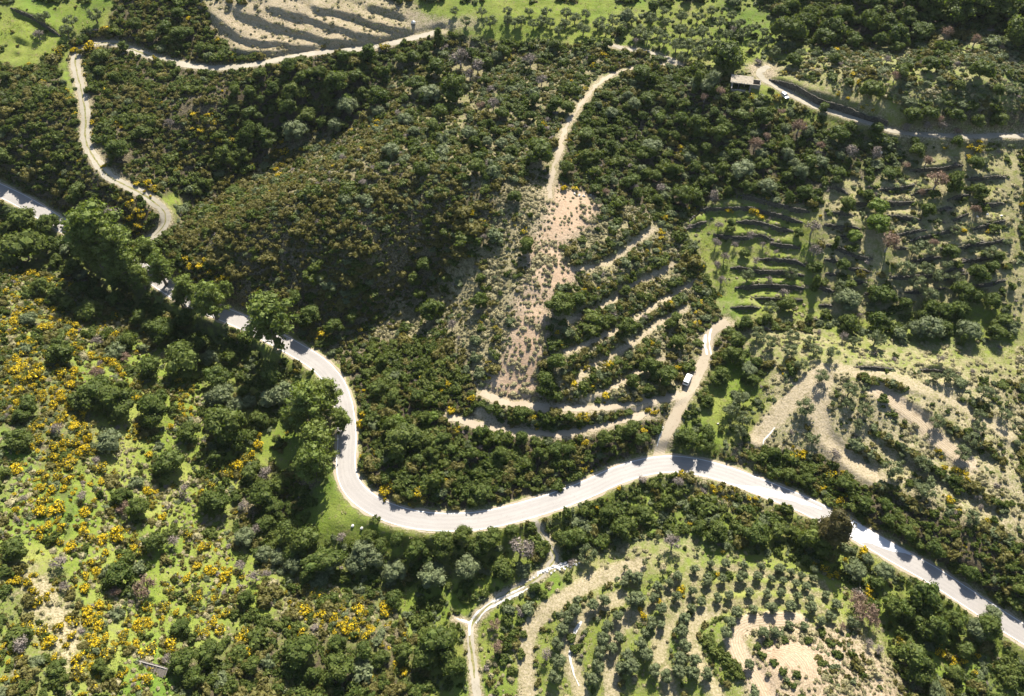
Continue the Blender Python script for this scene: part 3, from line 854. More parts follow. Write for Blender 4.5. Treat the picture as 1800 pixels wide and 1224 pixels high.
M_WORN = road_mat("patched_asphalt", (.228, .207, .186), (.258, .235, .211), (.19, .171, .152), .65, .35)
rr_ = np.random.default_rng(5)
for i in range(16):
    k0 = int(rr_.integers(20, len(r) - 30)); n_ = int(rr_.integers(5, 18)); lo_ = rr_.uniform(-2.6, 1.2); w_ = rr_.uniform(.6, 1.4)
    o = link("asphalt_repair", ribbon("asphalt_repair", resample(r[k0:k0 + n_], .7), lo_ + w_, lo_, .0625 + .0006 * (i % 2), [M_WORN], ragged=.12, seed=i, skirt=.002), road)
for off in (-1.9, -.75, .75, 1.9):
    o = link("wheel_wear", ribbon("wheel_wear", resample(r, .7), off + .28, off - .28, .0612, [M_WORN], ragged=.3, seed=int(off * 10) + 40, skirt=.001), road)
for nm, (pts, w, lab) in TRACKS.items():
    base = nm
    mat = M_GRAV if nm in ("gravel_track", "farm_track", "orchard_track", "grove_track") else M_EARTH
    kind = nm
    l = resample(ways[nm], .7)
    sc = 1.1 if nm in ("dirt_path", "lower_track", "grove_track", "contour_track") else .6
    o = link(kind, ribbon(kind, l, w / 2, -w / 2, .05, [mat], ragged=sc, seed=len(pts), skirt=.3, lift=True))
    tag(o, lab, "track", kind="structure")
    if nm in ("gravel_track", "orchard_track"):
        g = link("grass_median", ribbon("grass_median", resample(l[6:int(len(l) * (.55 if nm == 'gravel_track' else .9))], .7), .3, -.3, .07, [plain("median_grass", (.12, .13, .035), .9, .1, (.24, .2, .1), 1.2)], ragged=.35, seed=8, skirt=.05, lift=True), o)
        g["label"] = "strip of grass between the wheel ruts"

# ------------------------------------------------------------------ foliage materials
LM = {
    "leaf_dark": leaf_mat("leaf_dark", (.048, .074, .015), (.095, .117, .026), .32, (.14, .145, .038)),
    "leaf_olive_brown": leaf_mat("leaf_olive_brown", (.10, .096, .026), (.148, .135, .042), .32, (.175, .145, .055)),
    "leaf_grey": leaf_mat("leaf_grey", (.095, .117, .05), (.14, .16, .075), .28, (.165, .18, .095)),
    "leaf_olive_tree": leaf_mat("leaf_olive_tree", (.092, .112, .048), (.135, .155, .072), .3, (.16, .175, .09)),
    "leaf_pine": leaf_mat("leaf_pine", (.095, .13, .028), (.145, .175, .042), .33, (.19, .205, .07)),
    "leaf_oak": leaf_mat("leaf_oak", (.046, .072, .015), (.09, .112, .025), .32, (.135, .148, .038)),
    "leaf_brown_oak": leaf_mat("leaf_brown_oak", (.045, .046, .016), (.075, .066, .024), .25, (.12, .092, .04)),
    "leaf_bright": leaf_mat("leaf_bright", (.085, .125, .02), (.13, .17, .032), .3, (.16, .19, .05)),
    "flower_yellow": leaf_mat("flower_yellow", (.52, .365, .010), (.62, .445, .018), .25, (.42, .35, .03)),
    "broom_green": leaf_mat("broom_green", (.085, .095, .022), (.13, .12, .03), .2),
    "twig_grey": leaf_mat("twig_grey", (.17, .14, .112), (.24, .2, .165), .0),
    "twig_red": leaf_mat("twig_red", (.17, .118, .08), (.24, .165, .115), .15),
    "cushion_straw": leaf_mat("cushion_straw", (.19, .17, .085), (.29, .25, .14), .12, (.15, .15, .06)),
    "grass_blade": leaf_mat("grass_blade", (.11, .15, .022), (.19, .21, .05), .35),
    "grass_straw": leaf_mat("grass_straw", (.24, .2, .1), (.33, .28, .15), .2),
}
BARK = plain("bark", (.12, .09, .065), .9, .1, (.2, .16, .12), 4)
BARK_GREY = plain("bark_grey", (.2, .175, .15), .9, .1, (.28, .25, .22), 4)
_t = (1 + 5**.5) / 2
ICO = np.array([[-1, _t, 0], [1, _t, 0], [-1, -_t, 0], [1, -_t, 0], [0, -1, _t], [0, 1, _t], [0, -1, -_t], [0, 1, -_t], [_t, 0, -1], [_t, 0, 1], [-_t, 0, -1], [-_t, 0, 1]]) / math.sqrt(1 + _t * _t)
ICOF = np.array([[0, 11, 5], [0, 5, 1], [0, 1, 7], [0, 7, 10], [0, 10, 11], [1, 5, 9], [5, 11, 4], [11, 10, 2], [10, 7, 6], [7, 1, 8], [3, 9, 4], [3, 4, 2], [3, 2, 6], [3, 6, 8], [3, 8, 9], [4, 9, 5], [2, 4, 11], [6, 2, 10], [8, 6, 7], [9, 8, 1]])


class Leafy:
    """collects leaf quads (two triangles) and dark inner cores into one mesh"""
    def __init__(s):
        s.v = []; s.f = []; s.m = []; s.n = 0

    def add(s, v, f, m):
        s.v.append(v); s.f.append(f + s.n); s.n += len(v)
        s.m.append(np.full(len(f), m) if np.isscalar(m) else m)

    def core(s, c, r, m=0):
        v = ICO * (1 + RNG.uniform(-.12, .12, (12, 1))) * np.asarray(r) + np.asarray(c)
        s.add(v, ICOF.copy(), m)

    def leaves(s, c, r, n, size, m=0, zmin=-.35, jit=.5, mfun=None, shell=(.72, 1.05), slim=1.0):
        d = RNG.normal(size=(int(n * 1.8) + 4, 3)); d /= np.linalg.norm(d, axis=1)[:, None]
        d = d[d[:, 2] > zmin][:n]; n = len(d)
        if n == 0: return
        p = np.asarray(c) + d * np.asarray(r) * RNG.uniform(*shell, (n, 1))
        nn = d + RNG.normal(size=(n, 3)) * jit; nn /= np.linalg.norm(nn, axis=1)[:, None]
        t = np.cross(nn, RNG.normal(size=(n, 3))); t /= np.linalg.norm(t, axis=1)[:, None] + 1e-9
        b = np.cross(nn, t)
        h = size * RNG.uniform(.6, 1.35, (n, 1))
        a = p - t * h; e = p + t * h; q = p + b * h * slim * .75; w = p - b * h * slim * .75
        V = np.stack([a, w, e, q], 1).reshape(-1, 3)
        i = np.arange(n) * 4
        F = np.concatenate([np.stack([i, i + 1, i + 2], 1), np.stack([i, i + 2, i + 3], 1)])
        mi = m if mfun is None else mfun(d, n)
        s.add(V, F, mi if np.isscalar(mi) else np.concatenate([mi, mi]))

    def tube(s, pts, rad, m=0, k=5):
        pts = np.asarray(pts, float); R = []
        for i, p in enumerate(pts):
            d = pts[min(i + 1, len(pts) - 1)] - pts[max(i - 1, 0)]; d /= np.linalg.norm(d) + 1e-9
            u = np.cross(d, [.3, .9, .2]); u /= np.linalg.norm(u); w = np.cross(d, u)
            a = np.arange(k) / k * 2 * math.pi
            R.append(p + rad[i] * (np.cos(a)[:, None] * u + np.sin(a)[:, None] * w))
        V = np.concatenate(R); F = []
        for i in range(len(pts) - 1):
            for j in range(k):
                a0, a1 = i * k + j, i * k + (j + 1) % k
                F += [[a0, a1, a1 + k], [a0, a1 + k, a0 + k]]
        s.add(V, np.array(F), m)

    def mesh(s, name, mats):
        return new_mesh(name, np.concatenate(s.v), np.concatenate(s.f), mats, np.concatenate(s.m))


def U(a, b):
    return float(RNG.uniform(a, b))


def dome_mesh(name, mat, n=260, lumps=9, size=.125, flat=.85, core=True):
    """bush of unit radius standing on z=0"""
    L = Leafy()
    cl = [((0, 0, .35), (.62, .62, .5 * flat))]
    for i in range(lumps):
        a = U(0, 6.28); q = U(.35, .72)
        rr = U(.26, .45)
        cl.append(((math.cos(a) * q, math.sin(a) * q, U(.22, .75) * flat), (rr, rr, rr * U(.8, 1.15))))
    tot = sum(c[1][0] ** 2 for c in cl)
    for c, rr in cl:
        if core: L.core(c, np.array(rr) * .78)
        L.leaves(c, rr, int(n * rr[0] ** 2 / tot) + 4, size, zmin=-.45)
    return L.mesh(name, [mat])


def broom_mesh(name, share):
    L = Leafy()
    cl = []
    for i in range(9):
        a = U(0, 6.28); q = U(0, .7); rr = U(.25, .42)
        cl.append(((math.cos(a) * q, math.sin(a) * q, U(.3, .72)), rr))
    for c, rr in cl:
        L.core(c, rr * .72, 0)
        yel = U(0, 1) < share + .25
        L.leaves(c, rr, 46, .095, zmin=-.4, mfun=lambda d, n: ((d[:, 2] + RNG.normal(size=n) * .35 > .05) & (RNG.random(n) < share) & yel).astype(int))
    L.leaves((0, 0, .5), (.9, .9, .5), 26, .08, 1, zmin=.15)
    L.leaves((0, 0, .4), (1.0, 1.0, .55), 40, .09, 0, zmin=.0)
    return L.mesh(name, [LM["broom_green"], LM["flower_yellow"]])


def twig_mesh(name, mat, n=240, core=.25):
    L = Leafy()
    for i in range(n):
        pass
    for i in range(7):
        a = U(0, 6.28); q = U(0, .55); rr = U(.35, .5)
        c = (math.cos(a) * q, math.sin(a) * q, U(.3, .6))
        L.core(c, rr * .45)
        L.leaves(c, rr, n // 7, .2, zmin=-.3, shell=(.4, 1.1), slim=.16, jit=1.4)
    return L.mesh(name, [mat])


def cushion_mesh(name, mat, n=55):
    L = Leafy()
    L.core((0, 0, .25), (.85, .85, .55))
    L.leaves((0, 0, .22), (.95, .95, .65), n, .2, zmin=-.1, jit=.45)
    return L.mesh(name, [mat])


def grass_mesh(name, mat, n=20):
    L = Leafy()
    for i in range(n):
        a = U(0, 6.28); q = U(0, 1) ** .5
        p = np.array([math.cos(a) * q, math.sin(a) * q, 0]); b = U(0, 6.28); w = U(.08, .16); h = U(.25, .6)
        side = np.array([math.cos(b), math.sin(b), 0]) * w; lean = np.array([U(-.3, .3), U(-.3, .3), h])
        L.add(np.array([p - side, p + side, p + lean]), np.array([[0, 1, 2]]), 0)
    return L.mesh(name, [mat])


def crown_mesh(name, mat, kind, lumps=19, n=1150, size=.062):
    """crown of unit radius, its middle at the origin"""
    L = Leafy()
    cl = []
    if kind == "round":
        cl.append(((0, 0, -.05), (.6, .6, .5)))
        for i in range(lumps):
            d = RNG.normal(size=3); d /= np.linalg.norm(d); d[2] = d[2] * .95 if d[2] > -.55 else abs(d[2])
            rr = U(.28, .46)
            cl.append((tuple(d * np.array([.66, .66, .6])), (rr, rr, rr * U(.8, 1.0))))
    elif kind == "tall":
        for i in range(lumps):
            z = U(-1.1, 1.2); w = max(.15, .62 - .35 * abs(z - .1)); a = U(0, 6.28); rr = U(.3, .46)
            cl.append(((math.cos(a) * w * .8, math.sin(a) * w * .8, z), (rr, rr, rr * 1.15)))
        cl.append(((0, 0, 0), (.5, .5, 1.0)))
    elif kind == "open":
        for i in range(lumps):
            d = RNG.normal(size=3); d /= np.linalg.norm(d); d[2] = d[2] * .7
            rr = U(.24, .4)
            cl.append((tuple(d * np.array([.68, .68, .7])), (rr, rr, rr * .85)))
    elif kind == "pine":
        for i in range(lumps):
            z = -.75 + 1.65 * (i / lumps) + U(-.1, .1); w = .8 * (1 - ((z + .25) / 1.25) ** 2 * .75) if z > -.25 else .72
            a = i * 2.4 + U(-.5, .5); rr = U(.17, .29)
            q = w * U(.5, 1.05)
            cl.append(((math.cos(a) * q, math.sin(a) * q, z), (rr, rr, rr * .62)))
            cl.append(((math.cos(a) * q * .5, math.sin(a) * q * .5, z - .05), (rr, rr, rr * .55)))
    tot = sum(c[1][0] ** 2 for c in cl)
    for c, rr in cl:
        L.core(c, np.array(rr) * (.6 if kind in ("open", "pine") else .8))
        L.leaves(c, rr, int(n * rr[0] ** 2 / tot) + 4, size, zmin=-.5, jit=.55, shell=(.75, 1.1))
    return L.mesh(name, [mat])


def trunk_mesh(name, mat, kind):
    """trunk from z=0 (ground) to z=1 (crown middle), with limbs"""
    L = Leafy()
    if kind == "fork":
        L.tube([(0, 0, -.15), (.02, 0, .2), (.0, .03, .45)], [.11, .085, .075])
        for a in (0.3, 2.2, 4.4):
            L.tube([(0, .02, .4), (.2 * math.cos(a), .2 * math.sin(a), .75), (.42 * math.cos(a), .42 * math.sin(a), 1.15)], [.06, .04, .015], k=4)
    else:
        L.tube([(0, 0, -.1), (.02, .01, .35), (.0, -.02, .7), (.02, 0, 1.25)], [.075, .058, .045, .015], k=6)
        for a, z in ((.5, .6), (2.4, .7), (4.1, .8), (5.4, .65)):
            L.tube([(0, 0, z), (.22 * math.cos(a), .22 * math.sin(a), z + .14), (.42 * math.cos(a), .42 * math.sin(a), z + .22)], [.03, .02, .008], k=4)
    return L.mesh(name, [mat])


def bare_crown(name, mat, n=520):
    L = Leafy()
    for i in range(11):
        a = U(0, 6.28); e = U(.1, 1.3); d = np.array([math.cos(a) * math.cos(e), math.sin(a) * math.cos(e), math.sin(e) * .8])
        L.tube([np.array([0, 0, -.6]), d * .4 + np.array([0, 0, -.25]), d * .85], [.03, .02, .006], k=3)
    for i in range(10):
        d = RNG.normal(size=3); d /= np.linalg.norm(d); d[2] = abs(d[2]) - .35
        rr = U(.28, .42)
        c = d * .55
        L.core(c, rr * .3)
        L.leaves(c, rr, n // 10, .11, zmin=-.6, jit=1.5, shell=(.3, 1.15), slim=.3)
    return L.mesh(name, [mat])


PROTO = {
    "dark": [dome_mesh("scrub_dark", LM["leaf_dark"]) for _ in range(4)],
    "brown": [dome_mesh("scrub_brown", LM["leaf_olive_brown"]) for _ in range(4)],
    "grey": [dome_mesh("scrub_grey", LM["leaf_grey"], flat=.8) for _ in range(3)],
    "small_dark": [dome_mesh("scrub_small_dark", LM["leaf_dark"], 95, 5, .2) for _ in range(3)],
    "small_brown": [dome_mesh("scrub_small_brown", LM["leaf_olive_brown"], 95, 5, .2) for _ in range(3)],
    "small_grey": [dome_mesh("scrub_small_grey", LM["leaf_grey"], 95, 5, .2) for _ in range(2)],
    "broom": [broom_mesh("broom", s) for s in (.92, .78, .62, .45)],
    "dry": [twig_mesh("dry_shrub", LM["twig_grey"]) for _ in range(3)],
    "cushion": [cushion_mesh("cushion", LM["cushion_straw"]) for _ in range(3)],
    "grass": [grass_mesh("grass", LM["grass_blade"]) for _ in range(2)] + [grass_mesh("grass", LM["grass_straw"])],
    "oak": [crown_mesh("crown", LM["leaf_oak"], "round") for _ in range(5)],
    "oak_grey": [crown_mesh("crown", LM["leaf_grey"], "round") for _ in range(3)],
    "oak_bright": [crown_mesh("crown", LM["leaf_bright"], "round") for _ in range(2)],
    "oak_brown": [crown_mesh("crown", LM["leaf_brown_oak"], "tall", 34, 2400, .05) for _ in range(1)],
    "tall": [crown_mesh("crown", LM["leaf_oak"], "tall") for _ in range(2)],
    "olive": [crown_mesh("crown", LM["leaf_olive_tree"], "open", 14, 760, .07) for _ in range(5)],
    "olive_small": [crown_mesh("crown", LM["leaf_olive_tree"], "round", 13, 560, .085) for _ in range(4)],
    "pine": [crown_mesh("crown", LM["leaf_pine"], "pine", 42, 2900, .045) for _ in range(4)],
    "bare": [bare_crown("crown", LM["twig_grey"]) for _ in range(3)],
    "reddish": [bare_crown("crown", LM["twig_red"], 700) for _ in range(3)],
}
TRUNK = {"fork": trunk_mesh("trunk", BARK, "fork"), "straight": trunk_mesh("trunk", BARK, "straight"), "grey": trunk_mesh("trunk", BARK_GREY, "fork")}

# ------------------------------------------------------------------ landmarks used in the wording of labels
LANDMARK = [(a.split("|")[1], *map(float, a.split("|")[0].split(","))) for a in """
1208,664|the white van
1305,145|the stone hut
1380,168|the pale car by the hut wall
1450,930|the big brown oak by the road
488,560|the solitary roadside pine
385,522|the twin pines above the road
292,466|the slim roadside pine
200,415|the round pine above the road
560,720|the tall pines inside the bend
262,1139|the brightest round broom
267,1175|the collapsed shed
727,40|the white boulder
1555,426|the huge russet tree
957,677|the dark tree pair on bare earth
982,536|the dark tree beside the bare crest
947,270|the broad dark tree by the path
1277,100|the big tree above the hut
290,376|the gravel track's lower bend
134,105|the gravel track's upper bend
148,210|the straight part of gravel track
360,120|the gravel track below the terraces
600,70|the ploughed terraces
80,40|the dark corner wall
905,42|the front of the olive grove
1080,60|the middle of the olive grove
1200,70|the inner part of olive grove
1300,60|the upper end of olive grove
1085,128|the path's top corner
1000,216|the narrow part of crest path
968,330|the rocks on the crest path
1040,370|the tan clearing on the crest
920,580|the lower bare crest
885,690|the reddish patch of the crest
985,718|the foot of the middle spur
870,760|the lowest spur terrace
1090,470|the upper strips of the spur
1130,560|the middle strips of the spur
1090,640|the lower strips of the spur
1190,400|the edge of green terraces
1324,372|the broom on the top terrace
1310,460|the middle green terraces
1330,540|the lowest green terrace
1250,590|the white ruts on the track
1420,400|the grey bush above terraces
1450,470|the gap between the terraces
1540,378|the yellow-green trees on terraces
1640,320|the russet tree on upper terraces
1700,370|the small russet tree
1730,420|the outermost stepped terraces
1620,490|the lower stepped terraces
1490,550|the grove under the terraces
1640,570|the grey olives by the field
1740,590|the outer end of the field
1400,610|the near end of the straw field
1590,620|the middle of the straw field
1570,650|the rough stone field wall
1450,650|the top of the ploughed knoll
1360,740|the furrows on the knoll
1490,720|the shrubs on the knoll
1600,740|the palest soil on the knoll
1720,740|the upper end of the knoll
1650,800|the broom on the knoll
1540,830|the lower knoll terraces
1700,900|the outer knoll terraces
1262,790|the road beside the green gully
1165,800|the mouth of the earth track
1395,815|the wide broom over the road
1520,890|the bank over the road
1640,960|the shaded road bank
1740,1040|the road's far end
1340,862|the bright patch of road
1230,860|the broom slope under the road
1100,900|the bushes below the road
1290,940|the dense bushes above the orchard
1180,953|the grey mound over the orchard
1000,990|the white rubble
940,950|the junction of the orchard track
850,1075|the bend of the orchard track
820,1010|the silver tree on valley floor
770,960|the valley floor under the bend
640,990|the wooded valley floor
530,950|the round trees below the bend
450,980|the bushes of the lower gully
740,1130|the big tree by the orchard track
890,1130|the brushy strip of the orchard
1000,1140|the white-rutted orchard row
1140,1120|the middle orchard rows
1270,1050|the tight orchard rows
1390,1030|the upper orchard rows
1310,1130|the pink furrows
1400,1160|the ploughed summit
1500,1060|the russet scrub beside the orchard
1620,1070|the grove below the road
1660,1160|the lowest roadside trees
1550,1010|the pale bush by the road
640,880|the outside of the road bend
640,760|the inside of the road bend
690,860|the broom inside the bend
800,850|the scrub above the bend
760,690|the scrub below the tussock slope
560,640|the road below the pine
600,560|the mouth of the dark ravine
540,470|the dark hillside over the road
640,400|the middle of the scrub hill
440,380|the western shoulder of the scrub hill
780,400|the eastern shoulder of scrub hill
500,280|the broom on the scrub crest
640,215|the broom at the ravine head
580,215|the grey tree in the ravine
430,245|the dark trees in the ravine
380,220|the broom above the ravine
300,230|the slope inside the gravel track
240,325|the broom over the gravel bend
245,370|the broom inside the gravel bend
60,250|the slope above the road
60,340|the upper stretch of road
40,440|the large tree below the road
170,530|the shaded valley trees
300,590|the trees at the gully head
100,560|the upper broom slope
50,650|the broom thicket
110,730|the middle of the broom thicket
190,700|the great evergreen on the hill
272,720|the evergreen beside the ridge line
320,700|the broom on the rocky lip
410,740|the large olive in the gully
460,790|the lawn by the pines
305,820|the evergreen in the meadow
240,890|the brown shrub in the meadow
100,870|the long broom row
179,822|the lone broom in the meadow
382,882|the evergreen below the meadow
90,960|the broom by the stony trail
60,1040|the stony trail
110,990|the mauve shrub by the trail
262,1030|the large mauve bush
160,1080|the broom below the mauve bush
240,960|the broom on the bank
340,1050|the broom at the meadow edge
420,1110|the broom on the scrub slope
540,1060|the broom by the wooded floor
620,1100|the long golden broom band
532,1145|the dark oak on the slope
620,1180|the trees by the lower edge
400,1160|the low dark thicket
180,1180|the shadowed bushes
800,110|the mauve shrubs under the field
802,160|the large evergreen under field
880,200|the scrub on the broad slope
1160,220|the woods beside the path
1260,240|the woods under the hut
1330,290|the lower woods
1400,230|the russet tree under the track
1480,240|the scrub under farm track
1590,270|the trees below farm track
1700,260|the broom below farm track
1527,160|the tree on the open slope
1600,120|the scrub on the upper slope
1710,140|the outer upper slope
1660,60|the pale reed bed
1520,50|the shadowed forest
1720,40|the forest corner
1430,50|the edge of the shadowed forest
1470,165|the broom above the stone wall
1590,215|the end of the stone wall""".strip().split("\n")]
LMX = np.array([[a[1], a[2]] for a in LANDMARK])
ORD = "nearest second-nearest third-nearest fourth-nearest fifth-nearest sixth-nearest seventh-nearest eighth-nearest ninth-nearest tenth-nearest eleventh-nearest twelfth-nearest thirteenth-nearest fourteenth-nearest fifteenth-nearest sixteenth-nearest seventeenth-nearest eighteenth-nearest nineteenth-nearest twentieth-nearest twenty-first-nearest twenty-second-nearest".split()
PLACED = []     # (object, look phrase, px, py, kind)


def label_all():
    from collections import defaultdict
    D = defaultdict(list)
    for o, look, px, py, nm in PLACED:
        k = int(np.argmin((LMX[:, 0] - px) ** 2 + ((LMX[:, 1] - py) * 1.25) ** 2))
        D[(look, k)].append((math.hypot(LMX[k, 0] - px, (LMX[k, 1] - py)), o))
    for (look, k), lst in D.items():
        lst.sort(key=lambda q: q[0])
        for i, (d, o) in enumerate(lst):
            if d < 7 and i == 0 and len(lst) == 1 and False:
                pass
            w = ORD[min(i, len(ORD) - 1)]
            o["label"] = f"{look}, {w} to {LANDMARK[k][0]}"


TAKEN = []      # footprints x, y, r


def plant_tree(name, look, cat, group, crown, trunk, gp, R, rz, aspect=1.0, lift=None, base_clear=.8):
    """Empty at the foot; crown middle above it"""
    ch = R * aspect
    mid = ch * base_clear if lift is None else lift
    e = link(name, None, loc=(gp[0], gp[1], gp[2] - .05))
    e.empty_display_size = 1
    tag(e, cat=cat, group=group)
    c = link("crown", crown, e, loc=(0, 0, mid), rot=(0, 0, rz), scale=(R, R * U(.9, 1.08), ch))
    t = link("trunk", trunk, e, loc=(0, 0, 0), rot=(0, 0, rz), scale=(mid * .9 if trunk is not TRUNK["straight"] else mid, mid * .9 if trunk is not TRUNK["straight"] else mid, mid))
    TAKEN.append((gp[0], gp[1], R * .8))
    return e


def foot(px, py, rpx, rise, squash=1.0):
    """ground point and radius in metres of a crown seen at px,py with picture radius rpx; rise = crown middle height / radius"""
    g = ground_at([px], [py])
    for _ in range(2):
        z = project(g)[0, 2]
        R = rpx * z / FPX
        dep = math.atan2(CAM_H - g[0, 2], math.hypot(g[0, 0], g[0, 1]))
        g = ground_at([px], [py + rise * R * math.cos(dep) * FPX / z])
    return g[0], R

# ------------------------------------------------------------------ trees and shrubs read off the picture: x,y,radius
def T3(s):
    return [tuple(float(a) for a in t.split(",")) for t in s.split()]


PINES = T3("165,414,30 196,402,44 226,432,34 222,462,24 272,440,22 293,470,24 338,505,22 382,525,29 404,508,15 488,560,40 553,712,40 583,690,27 604,736,20 568,772,32 562,812,35 520,735,22 240,466,24 256,484,18 322,522,15 180,440,22 355,538,14")
OAKS = T3("""252,235,16 212,265,20 220,82,9 295,52,13 330,60,12 355,85,11 270,65,12 240,45,12 512,115,16 532,140,13 520,163,20 510,190,16 595,148,22 470,245,20 440,228,15 400,275,18 432,272,15 667,175,20 570,215,13 480,158,13 417,162,13 550,200,11 457,130,11 705,105,14 565,128,12 627,135,14 640,165,12
750,85,13 727,100,14 977,82,13 885,94,14 1040,74,8 1067,77,10 802,160,26 767,122,17 732,150,18 852,142,11 775,200,13 724,202,13 880,200,14 932,205,9 977,186,15 998,190,13 940,178,12 947,270,25 952,228,9 870,232,10 902,265,12 1060,232,9 1056,252,9 1050,275,11 997,297,13
1277,100,31 1392,107,14 1292,170,10 1160,210,9 1195,212,13 1255,197,10 1262,237,17 1265,215,11 1340,205,16 1312,190,12 1125,275,13 1220,297,11 1342,292,13 1422,287,14 1240,262,11 1217,262,10 1150,250,10 1100,190,10 1180,180,10 1130,205,9 1090,235,10 1185,240,10 1290,275,13 1380,260,13 1150,310,12 1190,300,11 1270,300,13 1310,330,13 1250,320,12 1120,340,12
1574,86,13 1467,104,11 1584,121,10 1632,115,14 1719,127,19 1682,150,10 1527,160,21 1490,145,9 1752,160,11 1711,49,10 1462,52,23 1520,42,19 1557,40,17 1590,30,18 1630,28,18 1480,28,18 1420,30,17 1390,45,15 1370,22,14 1660,30,16 1740,35,14 1500,75,13 1545,72,14 1600,205,16 1630,200,14 1717,212,13 1750,212,16 1680,205,13 1605,250,9 1610,265,15 1680,250,11 1712,287,14 1490,225,13 1540,225,11 1447,190,10
52,436,36 50,388,24 90,392,20 32,456,14 95,430,16 165,546,22 150,551,15 100,521,18 75,506,18 120,535,15 207,526,15 292,583,26 110,603,15 232,601,15 180,515,14 210,500,13 130,470,17 250,560,15 330,560,18 350,610,16
905,348,12 845,491,10 842,531,16 762,548,22 982,536,25 1015,528,15 927,436,16 842,428,11 747,466,14 730,491,13 735,520,14 590,576,15 520,523,14 620,560,12
1197,343,19 1280,406,9 1285,391,8 1100,576,17 1097,511,11 1187,561,13 1177,571,11 1190,603,14 1347,561,10 1380,538,16 1310,568,13 1292,596,14 1430,470,13 1402,411,9 1307,446,9
1627,371,13 1717,338,15 1640,343,10 1487,363,16 1525,343,11 1667,443,15 1540,518,20 1557,523,16 1587,536,13 1540,568,18 1490,568,18 1687,513,20 1715,481,18 1740,531,15 1625,546,20 1652,548,18 1680,546,18 1480,466,12 1745,586,16 1712,523,16 1740,470,12
112,622,22 207,707,36 162,694,30 182,677,18 272,724,28 290,702,17 272,650,22 327,634,36 57,712,18 42,730,15 37,770,23 305,817,29 222,875,17 245,895,22 210,870,15 337,760,20 382,662,24 405,747,36 375,732,17 417,772,22 410,630,12 442,832,16 382,882,25 470,870,26 495,852,18 485,894,18 490,777,11 382,805,14 455,735,14
957,677,20 977,640,17 917,772,13 1062,772,16 862,720,9 830,800,14 760,800,14 700,800,16 880,800,14 950,800,14 1000,790,13
1145,650,20 1170,662,20 1112,670,13 1287,627,20 1262,662,18 1322,670,13 1327,637,11 1242,707,12 1205,774,22 1240,762,17 1235,787,18 1107,752,16 1127,772,13 1360,797,12 1420,845,14 1515,885,15 1552,887,13 1480,850,14 1590,935,16 1640,965,16 1700,1005,15 1560,915,13 1385,835,14
212,1010,24 277,953,20 35,965,23 107,1175,18 180,1173,15 322,1103,18 325,1168,26 345,1190,20 510,938,26 542,955,28 520,968,20 542,1015,15 672,958,14 695,1053,16 532,1145,30 597,1175,28 550,1183,16 672,1158,15 595,1133,17 640,1145,18 375,1148,22 445,1170,16 437,1055,17 715,1150,18
735,970,20 777,960,22 815,940,17 860,950,22 840,963,18 782,948,15 995,948,18 1017,945,16 940,1033,11 775,1133,32 802,1173,22 752,1155,25 700,950,15 650,945,14 900,935,14
1325,938,25 1255,935,20 1230,928,15 1365,933,16 1095,930,22 1070,905,18 1130,905,17 1170,880,15 1392,938,14 1617,1050,34 1585,1073,20 1557,1063,21 1627,1098,27 1672,1093,23 1647,1125,15 1600,1163,32 1672,1180,16 1537,1025,13 1730,1100,22 1690,1140,16""")
OAK_GREY = T3("""520,230,22 612,188,18 592,222,14 667,197,11 687,265,16 712,212,15 825,235,15 857,250,10 882,252,11 502,690,21 475,702,17 372,630,15 420,717,18 395,690,18 440,705,12 432,945,18 467,973,15 490,978,15 520,993,16 582,995,17 630,990,20 660,980,17 697,1003,20 760,1013,24 822,998,22 1500,1003,18 1630,578,23 1697,581,22 1487,528,22 1540,393,0.1 1550,1003,17 1710,1103,20 1740,1080,15 1522,983,11 55,560,14 1222,148,13 1370,1000,9""")
OAK_BRIGHT = T3("1540,393,20 1540,363,17 1500,416,13 775,190,9 612,175,11 1195,205,9 1160,205,8 1300,600,9 1125,265,8 700,740,13 760,735,12")
TALL = T3("772,72,10 1222,150,11 1430,500,10 1465,430,8 1687,600,8")
